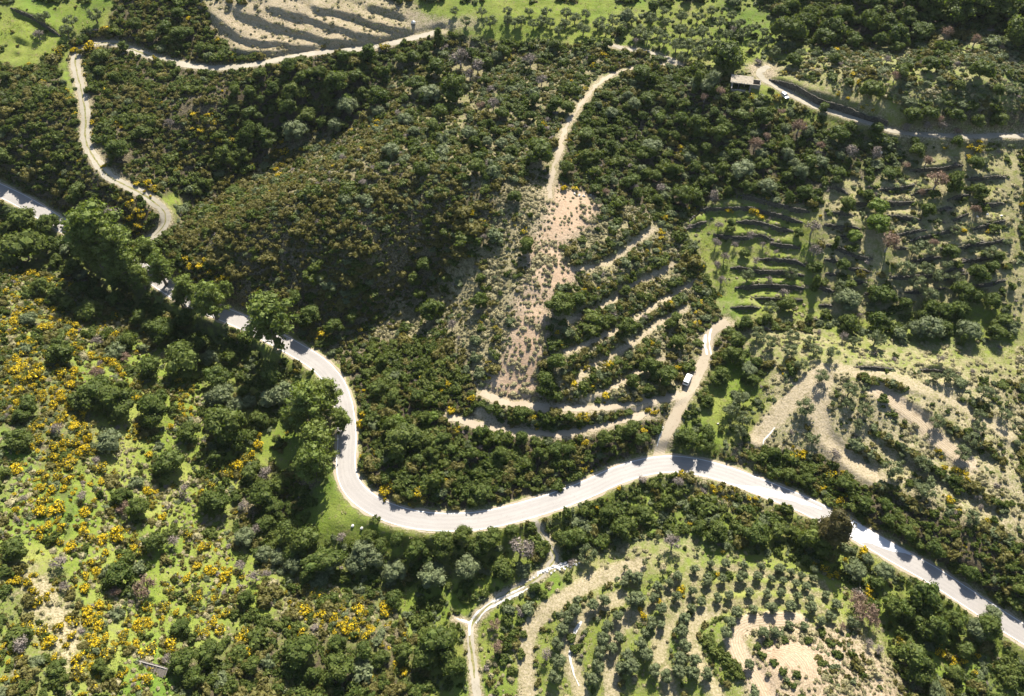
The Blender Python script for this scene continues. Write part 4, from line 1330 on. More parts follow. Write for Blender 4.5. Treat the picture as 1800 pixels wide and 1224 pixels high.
OLIVES = T3("""820,38,9 862,38,11 892,36,9 905,40,9 916,36,9 937,43,9 952,36,9 967,40,9 981,54,8 992,42,10 1010,32,10 1025,50,12 1050,44,10 1065,52,11 847,22,9 960,22,9 995,25,11 1055,38,9 1077,35,10 892,21,9 800,20,8 930,20,8 1030,25,9 1090,45,10
1137,65,11 1155,55,10 1167,70,11 1187,80,12 1209,80,12 1227,93,13 1235,58,11 1195,54,11 1277,62,10 1306,59,10 1321,80,9 1349,72,10 1374,80,10 1265,40,10 1197,30,10 1320,50,9 1340,58,9 1387,82,9 1125,53,10 1240,78,11 1255,80,10 1110,35,9 1145,32,10 1170,40,9 1225,30,9 1250,20,9 1285,28,9 1300,40,8 1165,20,9 1200,100,10 1360,90,9 1405,95,9 1115,60,9 1215,60,9 1290,45,9
80,30,13 129,37,11 172,27,13 122,54,11
1050,354,7 1352,541,12 1312,484,11 1387,479,11 1602,441,10 1635,439,10 1585,471,15 1622,471,12 1661,464,9 1647,486,13 1607,496,14 1677,489,12 1625,516,15 1675,404,10 1705,421,9 1535,594,16 1737,444,12 1477,504,13 1420,600,10 1330,585,13 1350,600,12 1390,590,11 1430,615,11 1460,620,12 1500,600,10 1385,615,12 1405,640,11 1640,660,9 1440,660,12
1282,718,14 1300,700,12 1305,735,13 1410,715,15 1297,758,12 1427,770,11 1490,685,13 1487,708,11 1517,720,12 1642,740,13 1660,660,12 1725,688,13 1760,725,11 1715,728,12 1717,748,11 1700,770,12 1615,815,16 1562,823,16 1687,795,14 1622,858,15 1700,908,14 1507,745,9
1247,991,8 1274,991,9 1306,993,8 1336,996,9 1366,1001,10 1389,1005,8 1407,1010,8 1427,1015,8 1220,1001,9 1242,1013,9 1267,1016,9 1302,1013,11 1330,1013,9 1354,1018,8 1374,1021,8 1396,1026,8 1415,1031,9 1190,1013,10 1215,1038,9 1240,1023,9 1259,1051,9 1279,1045,9 1314,1041,9 1347,1043,9 1371,1041,9 1400,1048,9 1422,1052,8 1175,1023,9 1155,1031,10 1187,1048,10 1232,1058,9 1214,1070,9 1294,1076,11 1321,1071,10 1354,1068,12 1387,1066,11 1422,1068,12 1160,1068,11 1142,1096,12 1202,1088,12 1195,1108,12 1202,1136,12 1192,1158,13 1280,1093,12 1275,1111,12 1125,1131,12 1137,1151,13 1107,1173,15 1150,1178,12 1170,1188,12 1190,1181,14 1215,1181,13 1220,1161,12 1240,1186,12 1316,1168,10 1100,1151,12 1110,1056,16 1122,1051,12 1085,1081,11 1120,1016,12 1095,1023,10 1105,1011,10 1149,1050,10 1132,1113,10 1062,1056,11 1040,1063,11 1012,1071,12 997,1086,12 987,1108,12 980,1131,12 982,1161,14 1015,1056,9 1067,1101,12 1060,1123,13 1055,1146,13 1050,1172,13 1040,1195,12 1340,1112,11 1360,1110,10 1032,976,17 1465,1061,10 1457,1081,10 1440,1090,10 1495,1091,11 1410,1100,9 1385,1098,9 1430,1000,8 1450,1045,8 1085,1120,10 1075,1140,11 1090,1175,12 975,1190,13 1160,1098,9""")
SAPLINGS = T3("1155,943,6 1225,965,7 1251,965,7 1285,964,5 1320,972,6 1157,980,7 1132,988,7 1165,1005,7 1098,998,7 1190,985,6 1100,1030,6 1142,1022,6 1255,950,5 1350,985,6 1380,985,6 1400,992,6 1290,980,5")
BARE = T3("72,60,11 827,130,14 810,100,22 840,115,16 932,105,16 867,182,14 952,140,12 300,215,10 1287,52,9 1095,51,9 1117,72,8 1557,104,9 1590,222,11 1627,220,10 1655,220,9 1492,265,15 1535,267,14 200,373,17 175,598,13 850,418,11 795,571,13 1317,413,11 1272,451,11 1257,426,10 1260,466,9 1267,491,11 1262,396,9 1327,458,9 1350,491,9 1375,513,11 1425,398,17 1430,438,14 1252,343,13 1160,331,13 1115,330,10 105,750,13 150,870,12 327,860,13 45,875,9 470,830,15 432,887,12 1190,847,12 110,988,18 307,950,14 120,1028,13 45,1128,18 300,1158,13 427,993,13 452,1013,14 470,1008,10 455,930,14 602,945,12 915,965,26 1464,797,13 1525,1130,11 1542,1140,11 960,1150,13 1362,443,6 1180,953,19 1480,590,11 1510,555,9 1650,630,9 700,200,9 640,320,9 1290,430,8 1340,430,8 1505,1045,14 180,655,10")
REDDISH = T3("1265,160,11 1237,172,10 1401,222,16 1372,196,8 1325,252,15 1570,134,12 1710,70,13 1555,424,23 1640,316,22 1617,338,9 1710,368,12 1637,426,10 1625,282,12 1590,290,9 175,655,15 225,627,11 222,890,14 262,1030,23 207,1038,11 875,1138,13 870,1098,12 1502,1055,20 1515,1075,24 1528,1090,16 1478,1100,9 1660,57,14 1065,336,8 1650,210,9 1440,255,9 1680,230,8 1345,240,9 845,185,10 1560,465,0.1")
BROOM = T3("""185,51,9 106,88,12 162,82,14 51,115,7 151,112,5 149,131,4 120,160,6 122,175,8 112,184,6 131,200,5 165,215,7 164,236,6 207,215,5 215,224,4 184,291,6 339,200,6 336,225,5 354,228,7 346,236,5 315,299,9 75,142,6
365,204,8 380,214,9 387,205,6 410,222,6 371,236,6 387,246,7 407,246,9 371,255,7 500,265,11 487,265,7 532,262,7 505,282,5 496,290,6 485,299,7 532,299,5 650,202,6 642,212,8 662,212,9 659,222,5 617,229,5 620,256,6 636,261,6 382,71,6 405,97,7 489,115,4 647,112,4
897,100,9 1060,95,7 1001,247,5 1015,275,6 1000,282,6 927,160,6 1320,169,9 1366,169,7 1377,128,6 1195,258,7 1717,262,12 1705,258,8 1660,260,5 1472,166,5 1490,172,5 1516,189,5 1535,194,5
260,323,11 275,332,10 240,321,6 215,350,9 230,357,11 245,368,9 250,378,8 232,383,10 245,396,9 327,453,10 337,468,9 352,466,9 57,478,9 86,492,10 200,556,10 52,553,10 30,550,9 27,563,10 45,572,9 75,575,11 92,571,9 120,566,11 132,571,8 127,585,10 26,582,8 40,602,9 57,601,12 172,580,7 205,591,12 137,607,9 32,521,7 97,542,7
370,478,9 382,491,9 397,490,12 565,585,7 476,338,6 460,363,5 491,308,8 585,535,5 455,506,5 427,536,5 532,575,4 555,597,4 705,586,6 991,331,7 1010,331,6 922,405,6 905,396,4 845,567,5 870,576,7 980,586,6 1027,511,5 1051,508,5
1165,382,9 1220,370,8 1280,370,6 1324,372,11 1162,408,6 1160,417,6 1157,441,7 1137,441,5 1232,468,7 1262,518,5 1127,535,5 1160,541,4 1205,533,4 1220,535,5 1227,547,6 1220,566,5 1230,567,5 1145,603,5 1349,348,4
31,628,9 41,642,10 65,653,18 27,650,10 107,655,13 132,660,9 162,625,9 210,620,10 185,633,10 200,637,10 210,650,9 217,660,9 232,677,8 247,670,8 241,697,9 32,665,10 50,668,12 32,685,10 77,697,10 95,685,9 110,692,10 125,675,10 100,712,12 120,712,10 150,722,10 150,700,9 117,735,10 132,747,11 152,755,12 160,772,11 60,748,9 70,772,12 95,785,12 112,780,10 130,775,12 147,792,12 95,805,11 105,815,8 125,817,12 32,823,12 72,827,8 82,840,10 105,835,10 122,845,11 179,822,15 187,782,7 199,791,6 167,792,7 75,857,9 95,862,12 77,875,12 72,897,12 102,890,14 152,900,10 30,897,9 240,760,9 260,770,7 315,670,9 317,685,8 322,700,9 320,720,9 325,732,9 335,718,7 340,687,8 300,750,7 262,862,10 270,887,9 287,907,8 355,865,7 107,633,6 37,848,6 167,880,6
446,698,6 522,652,6 455,765,9 455,780,9 445,800,9 432,807,10 417,817,12 420,828,9 402,830,10 372,853,9 504,760,6 640,727,8 637,745,9 637,800,7 640,767,6 652,807,7 652,825,5 690,857,11 677,862,10 629,686,4 640,686,4 665,845,4
775,685,9 786,675,8 830,703,10 856,637,6 725,692,7 937,735,8 945,742,7 1020,732,8 1031,735,8 1031,646,6 1007,672,6 1072,640,8 1065,695,6 802,758,8 1030,780,9 1026,825,8 827,828,6 837,850,5 825,873,6 732,865,12 745,878,8 781,842,6 1042,677,5 1055,676,5 1139,722,7 1151,727,6 1190,647,6 1132,757,6 1385,636,7 1380,661,5 1395,802,12 1408,800,8 1365,840,6 1392,838,7 1384,850,5 1199,833,9 1232,870,7 1255,862,7 1267,860,6 1437,860,6 1327,875,6 1275,875,5 1315,875,5
1649,793,7 1679,827,10 1659,823,7 1462,837,13 1457,875,7 1477,881,9 1669,878,8 1686,898,5 1655,804,5 1700,841,7 1747,881,6 1440,862,7 1735,916,7
75,927,12 112,929,12 150,933,11 160,945,10 182,948,11 210,939,16 237,945,9 235,962,8 250,970,12 72,945,8 107,950,9 125,960,11 37,1004,10 160,989,10 155,1010,10 172,1003,9 215,978,9 190,972,9 150,1033,11 57,1038,10 67,1053,11 87,1048,10 175,1063,10 155,1073,11 160,1093,12 180,1078,9 175,1100,11 132,1090,11 77,1104,12 105,1103,12 127,1115,11 87,1128,13 117,1135,9 95,1154,9 137,1153,14 145,1178,18 185,1120,12 167,1128,12 192,1150,16 222,1115,12 217,1123,11 245,1098,12 252,1110,10 225,1093,9 262,1093,8 261,1139,18 306,1130,14 292,1064,11 287,1073,9 309,1075,9 257,1065,10 345,1054,15 327,1015,11 300,1038,10 331,939,11 352,963,11 347,993,9 350,1110,12 212,1188,11 260,1195,12 35,1158,9 47,1023,11
365,957,10 387,950,6 372,1002,12 397,1013,12 385,1028,7 379,1052,10 397,1075,11 375,1093,12 387,1105,12 427,1110,13 420,1123,8 437,1145,9 535,1073,12 525,1063,9 547,1075,9 567,1078,10 535,1113,12 502,1043,7 532,1040,7 567,1048,8 602,1070,9 630,1070,12 635,1090,11 590,1088,12 600,1095,11 612,1105,12 625,1113,11 642,1115,12 680,1073,12 612,1088,8 582,1145,10 700,1150,9 672,1133,7 655,1195,9 710,1180,8 697,1168,8 542,1088,6 665,1093,6
1269,970,6 1261,1009,6 1197,1035,8 1157,1058,8 1129,1083,9 1449,997,11 1471,1010,8 1527,1034,9 1526,1044,7 1565,1095,6 1580,1122,7 1651,1147,9 1675,1157,9 1675,1168,8 1712,1183,7""")
DARKBUSH = T3("1245,1120,11 1252,1136,11 1264,1150,12 1280,1160,12 1292,1172,12 1300,1186,12 1240,1130,9 1285,1185,11 1000,1015,9 955,1045,9 1005,1120,9 1010,1140,9 895,1060,9 890,1090,11 905,1110,9 885,1160,10 900,1180,10 915,1090,8 920,1115,8 915,1150,9 650,1155,10 600,1135,11 470,1088,11 490,1098,11 520,1100,11 505,1112,9 1250,1010,9 1280,1012,9 1350,1130,8 1340,1150,8 1330,1135,8 1420,1125,8 1445,1110,9 1460,1130,8 1470,1150,9 1445,1165,8 1380,1125,7 1360,1165,8 1375,1180,8 1400,1185,8")

N_INDIV = {}


def spot(lst, rise, k=1.12):
    return [(foot(px, py, r * k, rise), px, py) for px, py, r in lst if r > 1]


def pick(k):
    a = PROTO[k]
    return a[RNG.integers(len(a))]


def rec(o, look, px, py, nm):
    PLACED.append((o, look, px, py, nm))


for (g, R), px, py in spot(PINES, 1.4, 1.22):
    o = plant_tree("pine_tree", "", "pine tree", "pines along the road", pick("pine"), TRUNK["straight"], g, R, U(0, 6), aspect=1.0, lift=R * 1.4)
    rec(o, "light green pine with layered tufted crown", px, py, "pine_tree")
for (g, R), px, py in spot(OAKS, .62, 1.1):
    o = plant_tree("evergreen_tree", "", "tree", "dark evergreen trees on the slopes", pick("oak"), TRUNK["fork"], g, R, U(0, 6), aspect=U(.8, .98))
    rec(o, ("large" if R > 4.2 else "small" if R < 2.7 else "mid-sized") + " rounded dark evergreen tree", px, py, "evergreen_tree")
for (g, R), px, py in spot(OAK_GREY, .62):
    o = plant_tree("silver_tree", "", "tree", "silvery green trees", pick("oak_grey"), TRUNK["fork"], g, R, U(0, 6), aspect=U(.75, .9))
    rec(o, "silvery grey-green rounded tree", px, py, "silver_tree")
for (g, R), px, py in spot(OAK_BRIGHT, .62):
    o = plant_tree("evergreen_tree", "", "tree", "dark evergreen trees on the slopes", pick("oak_bright"), TRUNK["fork"], g, R, U(0, 6), aspect=.8)
    rec(o, "yellow-green leafy tree", px, py, "evergreen_tree")
for (g, R), px, py in spot(TALL, 1.0):
    o = plant_tree("evergreen_tree", "", "tree", "dark evergreen trees on the slopes", pick("tall"), TRUNK["fork"], g, R, U(0, 6), aspect=1.3)
    rec(o, "narrow upright dark green tree", px, py, "evergreen_tree")
(g, R), px, py = spot(T3("1452,930,33"), 1.1)[0]
o = plant_tree("oak_tree", "", "tree", None, PROTO["oak_brown"][0], TRUNK["straight"], g, R, 1.0, aspect=1.0, lift=R * 1.15)
o["label"] = "big brownish oak overhanging the lower edge of the asphalt road"
for (g, R), px, py in spot(OLIVES, .95, 1.2):
    young = py > 980
    R = max(R * (.9 if young else 1), .8)
    o = plant_tree("olive_tree", "", "olive tree", "olive trees of the groves", pick("olive_small" if young else "olive"), TRUNK["fork"], g, R, U(0, 6), aspect=.9, lift=R * 1.02)
    rec(o, ("broad" if R > 2.3 else "small" if R < 1.75 else "mid-sized") + " grey-green olive tree", px, py, "olive_tree")
for (g, R), px, py in spot(SAPLINGS, 1.2):
    o = plant_tree("olive_sapling", "", "young tree", "newly planted olive saplings", pick("olive"), TRUNK["fork"], g, max(R * .8, .7), U(0, 6), aspect=1.1, lift=R * 1.3)
    rec(o, "thin young olive sapling", px, py, "olive_sapling")
for (g, R), px, py in spot(BARE, .9):
    o = plant_tree("bare_tree", "", "bare tree", "leafless grey trees", pick("bare"), TRUNK["grey"], g, R, U(0, 6), aspect=.85, lift=R * .9)
    rec(o, "leafless grey-brown twiggy tree", px, py, "bare_tree")
for (g, R), px, py in spot(REDDISH, .9):
    o = plant_tree("russet_tree", "", "tree", "trees in russet winter leaf", pick("reddish"), TRUNK["grey"], g, R, U(0, 6), aspect=.85, lift=R * .95)
    rec(o, "russet-brown winter-leaved tree", px, py, "russet_tree")


def bush(name, look, cat, group, mesh, g, R, zs=1.0):
    o = link(name, mesh, loc=(g[0], g[1], g[2] - .08), rot=(0, 0, U(0, 6.28)), scale=(R * U(.9, 1.15), R * U(.9, 1.15), R * zs))
    tag(o, cat=cat, group=group)
    TAKEN.append((g[0], g[1], R * .6))
    return o


broom_rest = []
bl = [b for b in spot(BROOM, .45)]
bl.sort(key=lambda q: -q[0][1] / project(q[0][0][None])[0, 2])
for i, ((g, R), px, py) in enumerate(bl):
    R *= 1.0
    for _ in range(2 if R > 1.6 else 1):
        a_ = U(0, 6.28); q_ = R * U(.9, 1.7); x_, y_ = g[0] + math.cos(a_) * q_, g[1] + math.sin(a_) * q_
        broom_rest.append((x_, y_, float(hz([x_], [y_])[0]), R * U(.3, .6)))
    if i >= 299:
        broom_rest.append((g[0], g[1], g[2], R)); TAKEN.append((g[0], g[1], R * .6)); continue
    o = bush("broom_bush", "", "broom", "yellow broom bushes in flower", pick("broom"), g, R, U(.8, 1.0))
    rec(o, ("large " if R > 2.6 else "small " if R < 1.3 else "") + "broom bush in bright yellow flower", px, py, "broom_bush")
for (g, R), px, py in spot(DARKBUSH, .5):
    o = bush("scrub_bush", "", "shrub", "larger evergreen scrub bushes", pick("dark"), g, R, U(.8, 1.0))
    rec(o, "dark green dome-shaped scrub bush", px, py, "scrub_bush")

# ------------------------------------------------------------------ scattered scrub by land cover
way_pts = [(ways["road"][:, :2], ROAD_W / 2 + .9)] + [(ways[n][:, :2], TRACKS[n][1] / 2 + .3) for n in TRACKS] + [(s[:, :2], STRIP_W[k]) for k, s in enumerate(strip_lines)] + [(s[:, :2], .95) for s in treads] + [(offset(ways['farm_track'], 3.2)[:, :2], 2.6), (offset(ways['farm_track'], -1.5)[:, :2], 1.5)]
blockg = np.zeros((NY, NX), np.float32)     # distance kept free, per grid cell


def mark(pts, w):
    for p in pts:
        i0, i1 = np.searchsorted(gx, [p[0] - w, p[0] + w]); j0, j1 = np.searchsorted(gy, [p[1] - w, p[1] + w])
        blockg[j0:j1, i0:i1] = np.maximum(blockg[j0:j1, i0:i1], np.hypot(GX[j0:j1, i0:i1] - p[0], GY[j0:j1, i0:i1] - p[1]) < w)


for p, w in way_pts:
    mark(resample(p, .8), w + (.7 if len(p) == len(ways['dirt_path']) else 0))
taken_g = np.zeros((NY, NX), bool)
for x, y, r_ in TAKEN:
    i0, i1 = np.searchsorted(gx, [x - r_, x + r_]); j0, j1 = np.searchsorted(gy, [y - r_, y + r_])
    taken_g[j0:j1, i0:i1] |= np.hypot(GX[j0:j1, i0:i1] - x, GY[j0:j1, i0:i1] - y) < r_


def free(x, y, hard=True, r_=0):
    i = np.clip(((x - X0) / GS).astype(int), 0, NX - 1); j = np.clip(((y - Y0) / GS).astype(int), 0, NY - 1)
    ok = blockg[j, i] < .5
    if r_:
        for a in range(6):
            ii = np.clip(((x + r_ * math.cos(a * 1.047) - X0) / GS).astype(int), 0, NX - 1); jj = np.clip(((y + r_ * math.sin(a * 1.047) - Y0) / GS).astype(int), 0, NY - 1)
            ok &= blockg[jj, ii] < .5
    if hard: ok &= ~taken_g[j, i]
    return ok


ZK = {k: np.array([z[k] for z in ZONES], float) for k in "BSTUDKG"}
ZM = np.array([z["m"] for z in ZONES], float); ZM /= ZM.sum(1)[:, None]


def scatter(cell, key, clump=0.0, seed=0, margin=230, r_=0, hard=True, nscale=9.0):
    """points on a jittered grid kept with the land cover's share"""
    ax = np.arange(-326, 326, cell); ay = np.arange(42, 425, cell)
    x, y = np.meshgrid(ax, ay); x = x.ravel() + RNG.uniform(-.5, .5, x.size) * cell; y = y.ravel() + RNG.uniform(-.5, .5, y.size) * cell
    z = hz(x, y)
    q = project(np.stack([x, y, z], 1))
    m = (q[:, 0] > -margin) & (q[:, 0] < PW + margin) & (q[:, 1] > -margin) & (q[:, 1] < PH + margin)
    x, y, z, q = x[m], y[m], z[m], q[m]
    zi = zone_of(np.stack([x, y, z], 1), 11)
    p = ZK[key][zi]
    nz = fbm(x / nscale, y / nscale, seed, 2)
    p = np.minimum(p, 1) * (1 + clump * (nz - .5) * 4)
    k = (RNG.random(len(x)) < p) & free(x, y, hard, r_)
    return x[k], y[k], z[k], zi[k], q[k]


STUFF = {}


def stuff(key, x, y, z, R, zs):
    STUFF.setdefault(key, []).append(np.stack([x, y, z, R, R * zs], 1))


def add_scatter(key, cell, rr, protos, zs, clump, seed, r_=0, hard=True, nscale=9.0, big=True):
    x, y, z, zi, q = scatter(cell, key, clump, seed, r_=r_, hard=hard, nscale=nscale)
    R = RNG.uniform(rr[0], rr[1], len(x)) * (.8 + .4 * RNG.random(len(x))) * (.35 + 1.3 * fbm(x / 9, y / 9, seed + 90, 3))
    R = np.where(RNG.random(len(x)) < .08, R * 1.5, R)
    u = RNG.random(len(x)); cm = np.cumsum(ZM[zi], 1)
    kind = (u[:, None] > cm[:, :2]).sum(1)
    return x, y, z, R, kind, q


IND = []
xt, yt, zt, Rt, kt, qt = add_scatter("T", 5.6, (1.9, 3.4), None, .9, .5, 3, r_=4.0)
Rt = np.where((qt[:, 0] > 1340) & (qt[:, 1] < 95), Rt * 1.45, Rt)
order = np.argsort(-(Rt / qt[:, 2]))
n_tree = 0
room = max(0, 296 - sum(1 for a in PLACED if a[4] == "evergreen_tree"))
vis = (qt[:, 0] > 0) & (qt[:, 0] < PW) & (qt[:, 1] > 0) & (qt[:, 1] < PH)
for i in order:
    if n_tree < room and vis[i]:
        o = plant_tree("evergreen_tree", "", "tree", "dark evergreen trees on the slopes", pick("oak"), TRUNK["fork"], (xt[i], yt[i], zt[i]), Rt[i], U(0, 6), aspect=U(.75, .95))
        rec(o, ("large" if Rt[i] > 4.2 else "small" if Rt[i] < 2.7 else "mid-sized") + " rounded dark evergreen tree", qt[i, 0], qt[i, 1], "evergreen_tree"); n_tree += 1
    else:
        stuff("tree_dark" if kt[i] != 2 else "tree_grey", xt[i:i + 1], yt[i:i + 1], zt[i:i + 1], Rt[i:i + 1], .9)

xb, yb, zb, Rb, kb, qb = add_scatter("B", 2.2, (1.15, 2.3), None, .9, .45, 5, r_=.9)
names3 = ("dark", "brown", "grey")
looks3 = ("dark green dome-shaped scrub bush", "brownish olive scrub bush", "grey-green scrub bush")
order = np.argsort(-(Rb / qb[:, 2]))
n_sc = sum(1 for a in PLACED if a[4] == "scrub_bush")
vis = (qb[:, 0] > 10) & (qb[:, 0] < PW - 10) & (qb[:, 1] > 10) & (qb[:, 1] < PH - 10)
rest = np.ones(len(xb), bool)
for i in order:
    if n_sc >= 299: break
    if not vis[i]: continue
    o = bush("scrub_bush", "", "shrub", "larger evergreen scrub bushes", pick(names3[kb[i]]), (xb[i], yb[i], zb[i]), Rb[i], U(.8, 1.0))
    rec(o, looks3[kb[i]], qb[i, 0], qb[i, 1], "scrub_bush"); n_sc += 1; rest[i] = False
for k in range(3):
    m = rest & (kb == k)
    stuff(names3[k], xb[m], yb[m], zb[m], Rb[m], RNG.uniform(.75, 1.0, m.sum()))
xs, ys, zs_, Rs, ks, qs = add_scatter("S", 1.35, (.5, 1.1), None, .9, .5, 8, r_=.5)
for k in range(3):
    m = ks == k
    stuff("small_" + names3[k], xs[m], ys[m], zs_[m], Rs[m], RNG.uniform(.75, 1.1, m.sum()))
def row(line, d0, d1, step, R0, R1, keys, p=.9):
    q = resample(line, step)
    n = len(q); o = offset(q, 0)
    g = np.gradient(q[:, :2], axis=0); g /= np.linalg.norm(g, axis=1)[:, None] + 1e-9
    nn = np.stack([-g[:, 1], g[:, 0]], 1)
    d = RNG.uniform(d0, d1, n)
    x = q[:, 0] + nn[:, 0] * d; y = q[:, 1] + nn[:, 1] * d
    m = (RNG.random(n) < p) & free(x, y, False)
    for x_, y_ in zip(x[m], y[m]):
        k = keys[RNG.integers(len(keys))]
        stuff(k, np.array([x_]), np.array([y_]), hz([x_], [y_]), RNG.uniform(R0, R1, 1), .9)


for l in earth_lines[8:15]:
    row(l, -.5, .5, .9, 1.1, 1.95, ("dark", "brown", "dark", "grey"), .95)
    row(l, .5, 2.6, .8, .5, 1.15, ("small_brown", "small_dark", "small_grey", "brown", "cushion"), .85)
for l in stone_lines[:-4]:
    row(l, .3, 1.2, 1.6, .3, .75, ("cushion", "small_grey", "cushion", "small_brown"), .5)
    row(l, -1.5, -.6, 2.2, .3, .8, ("small_dark", "small_brown", "cushion"), .4)
for l in earth_lines[15:]:
    row(l, -.6, 1.2, .75, .9, 1.9, ("dark", "dark", "grey", "small_brown", "brown"), .92)
for pts in ("1180,380 1200,410 1218,445 1235,480 1250,520 1262,560", "1172,385 1190,415 1208,450 1225,490 1240,530 1250,565"):
    row(dense(P(pts)), -1.2, 1.2, .9, .8, 1.5, ("dark", "dark", "brown"), .95)
for k in range(5):
    for d0 in (2.4,):
        row(strip_lines[k], d0, d0 + 1.2, 1.0, .5, 1.2, ("dark", "small_brown", "grey", "brown", "small_dark", "dry"), .45)
for pts in ("1335,808 1400,808 1450,830 1500,860", "1500,912 1560,940 1620,972 1700,1018 1765,1058", "1380,858 1430,872 1480,895"):
    row(dense(P(pts)), -1.5, 1.5, .9, 1.0, 1.7, ("dark", "dark", "brown"), .95)
xd, yd, zd, Rd, kd, qd = add_scatter("D", 3.0, (.8, 1.5), None, .8, .8, 21, r_=.6)
order = np.argsort(-(Rd / qd[:, 2])); nd = 0
for i in order:
    if nd < 200 and 5 < qd[i, 0] < PW - 5 and 5 < qd[i, 1] < PH - 5:
        o = bush("dry_shrub", "", "dry shrub", "leafless thorny shrubs", pick("dry"), (xd[i], yd[i], zd[i]), Rd[i], .8)
        rec(o, "leafless mauve-grey thorny shrub", qd[i, 0], qd[i, 1], "dry_shrub"); nd += 1
    else:
        stuff("dry", xd[i:i + 1], yd[i:i + 1], zd[i:i + 1], Rd[i:i + 1], .8)
xk, yk, zk, Rk, kk, qk = add_scatter("K", 2.2, (.65, 1.35), None, .8, 1.2, 33, r_=.5, nscale=7)
stuff("broom", xk, yk, zk, Rk, .85)
if broom_rest:
    a = np.array(broom_rest); stuff("broom", a[:, 0], a[:, 1], a[:, 2], a[:, 3], .85)
xu, yu, zu, Ru, ku, qu = add_scatter("U", 1.1, (.4, .85), None, .7, .5, 41, r_=.2, nscale=6)
stuff("cushion", xu, yu, zu, Ru, RNG.uniform(.7, 1.05, len(xu)))
xg, yg, zg, Rg, kg, qg = add_scatter("G", 1.35, (.45, .95), None, .7, .6, 51, hard=False)
stuff("grass", xg, yg, zg, Rg, .55)


def gn_stuff(name, keys, label, cat):
    """one object: its points carry instanced meshes of its own (no other object is instanced)"""
    pts, idx, protos = [], [], []
    for k in keys:
        if k not in STUFF: continue
        a = np.concatenate(STUFF[k])
        pk = {"tree_dark": PROTO["oak"], "tree_grey": PROTO["oak_grey"]}.get(k, PROTO.get(k))
        base = len(protos); protos += pk
        pts.append(a); idx.append(base + RNG.integers(0, len(pk), len(a)))
    if not pts: return
    a = np.concatenate(pts); ix = np.concatenate(idx)
    me = bpy.data.meshes.new(name)
    me.vertices.add(len(a))
    lift = np.where(np.isin(ix, [i for i, p in enumerate(protos) if p.name.startswith("crown")]), a[:, 4] * .9, -.06)
    me.vertices.foreach_set("co", np.stack([a[:, 0], a[:, 1], a[:, 2] + lift], 1).astype(np.float32).ravel())
    for nm, typ, dat in (("sc", 'FLOAT_VECTOR', np.stack([a[:, 3] * RNG.uniform(.72, 1.35, len(a)), a[:, 3] * RNG.uniform(.72, 1.35, len(a)), a[:, 4] * RNG.uniform(.7, 1.35, len(a))], 1)), ("ro", 'FLOAT_VECTOR', np.stack([RNG.uniform(-.1, .1, len(a)), RNG.uniform(-.1, .1, len(a)), RNG.uniform(0, 6.28, len(a))], 1))):
        at = me.attributes.new(nm, typ, 'POINT'); at.data.foreach_set("vector", dat.astype(np.float32).ravel())
    at = me.attributes.new("ix", 'INT', 'POINT'); at.data.foreach_set("value", ix.astype(np.int32))
    o = link(name, me)
    ng = bpy.data.node_groups.new(name + "_spread", 'GeometryNodeTree')
    ng.interface.new_socket("Geometry", in_out='INPUT', socket_type='NodeSocketGeometry')
    ng.interface.new_socket("Geometry", in_out='OUTPUT', socket_type='NodeSocketGeometry')
    gi = ng.nodes.new("NodeGroupInput"); go = ng.nodes.new("NodeGroupOutput")
    iop = ng.nodes.new("GeometryNodeInstanceOnPoints")
    ji = ng.nodes.new("GeometryNodeJoinGeometry")

    def named(n, t):
        q = ng.nodes.new("GeometryNodeInputNamedAttribute"); q.data_type = t; q.inputs[0].default_value = n
        return [s for s in q.outputs if s.enabled and s.name == "Attribute"][0]
    for p in reversed(protos):
        src = bpy.data.objects.new(p.name + "_source", p)
        oi = ng.nodes.new("GeometryNodeObjectInfo"); oi.inputs["Object"].default_value = src
        if "As Instance" in oi.inputs: oi.inputs["As Instance"].default_value = False
        g2 = ng.nodes.new("GeometryNodeGeometryToInstance")
        ng.links.new(oi.outputs["Geometry"], g2.inputs[0]); ng.links.new(g2.outputs[0], ji.inputs[0])
    ng.links.new(gi.outputs[0], iop.inputs["Points"]); ng.links.new(ji.outputs[0], iop.inputs["Instance"])
    iop.inputs["Pick Instance"].default_value = True
    ng.links.new(named("ix", 'INT'), iop.inputs["Instance Index"])
    ng.links.new(named("ro", 'FLOAT_VECTOR'), iop.inputs["Rotation"]); ng.links.new(named("sc", 'FLOAT_VECTOR'), iop.inputs["Scale"])
    ng.links.new(iop.outputs[0], go.inputs[0])
    md = o.modifiers.new("spread", 'NODES'); md.node_group = ng
    tag(o, label, cat, kind="stuff")
    print("stuff", name, len(a))


gn_stuff("undergrowth", ["dark", "brown", "grey", "small_dark", "small_brown", "small_grey"], "dense low maquis scrub covering the slopes", "scrub")
gn_stuff("woods", ["tree_dark", "tree_grey"], "small evergreen trees scattered through the scrub", "woodland")
gn_stuff("thorny_undergrowth", ["dry"], "small leafless thorny shrubs among the scrub", "dry scrub")
gn_stuff("broom_undergrowth", ["broom"], "small yellow broom sprigs spread over the slopes", "broom")
gn_stuff("cushion_shrubbery", ["cushion"], "low straw-coloured cushion plants on the dry ground", "cushion plants")
gn_stuff("grass", ["grass"], "tufts of rough grass on the meadows and terraces", "grass")

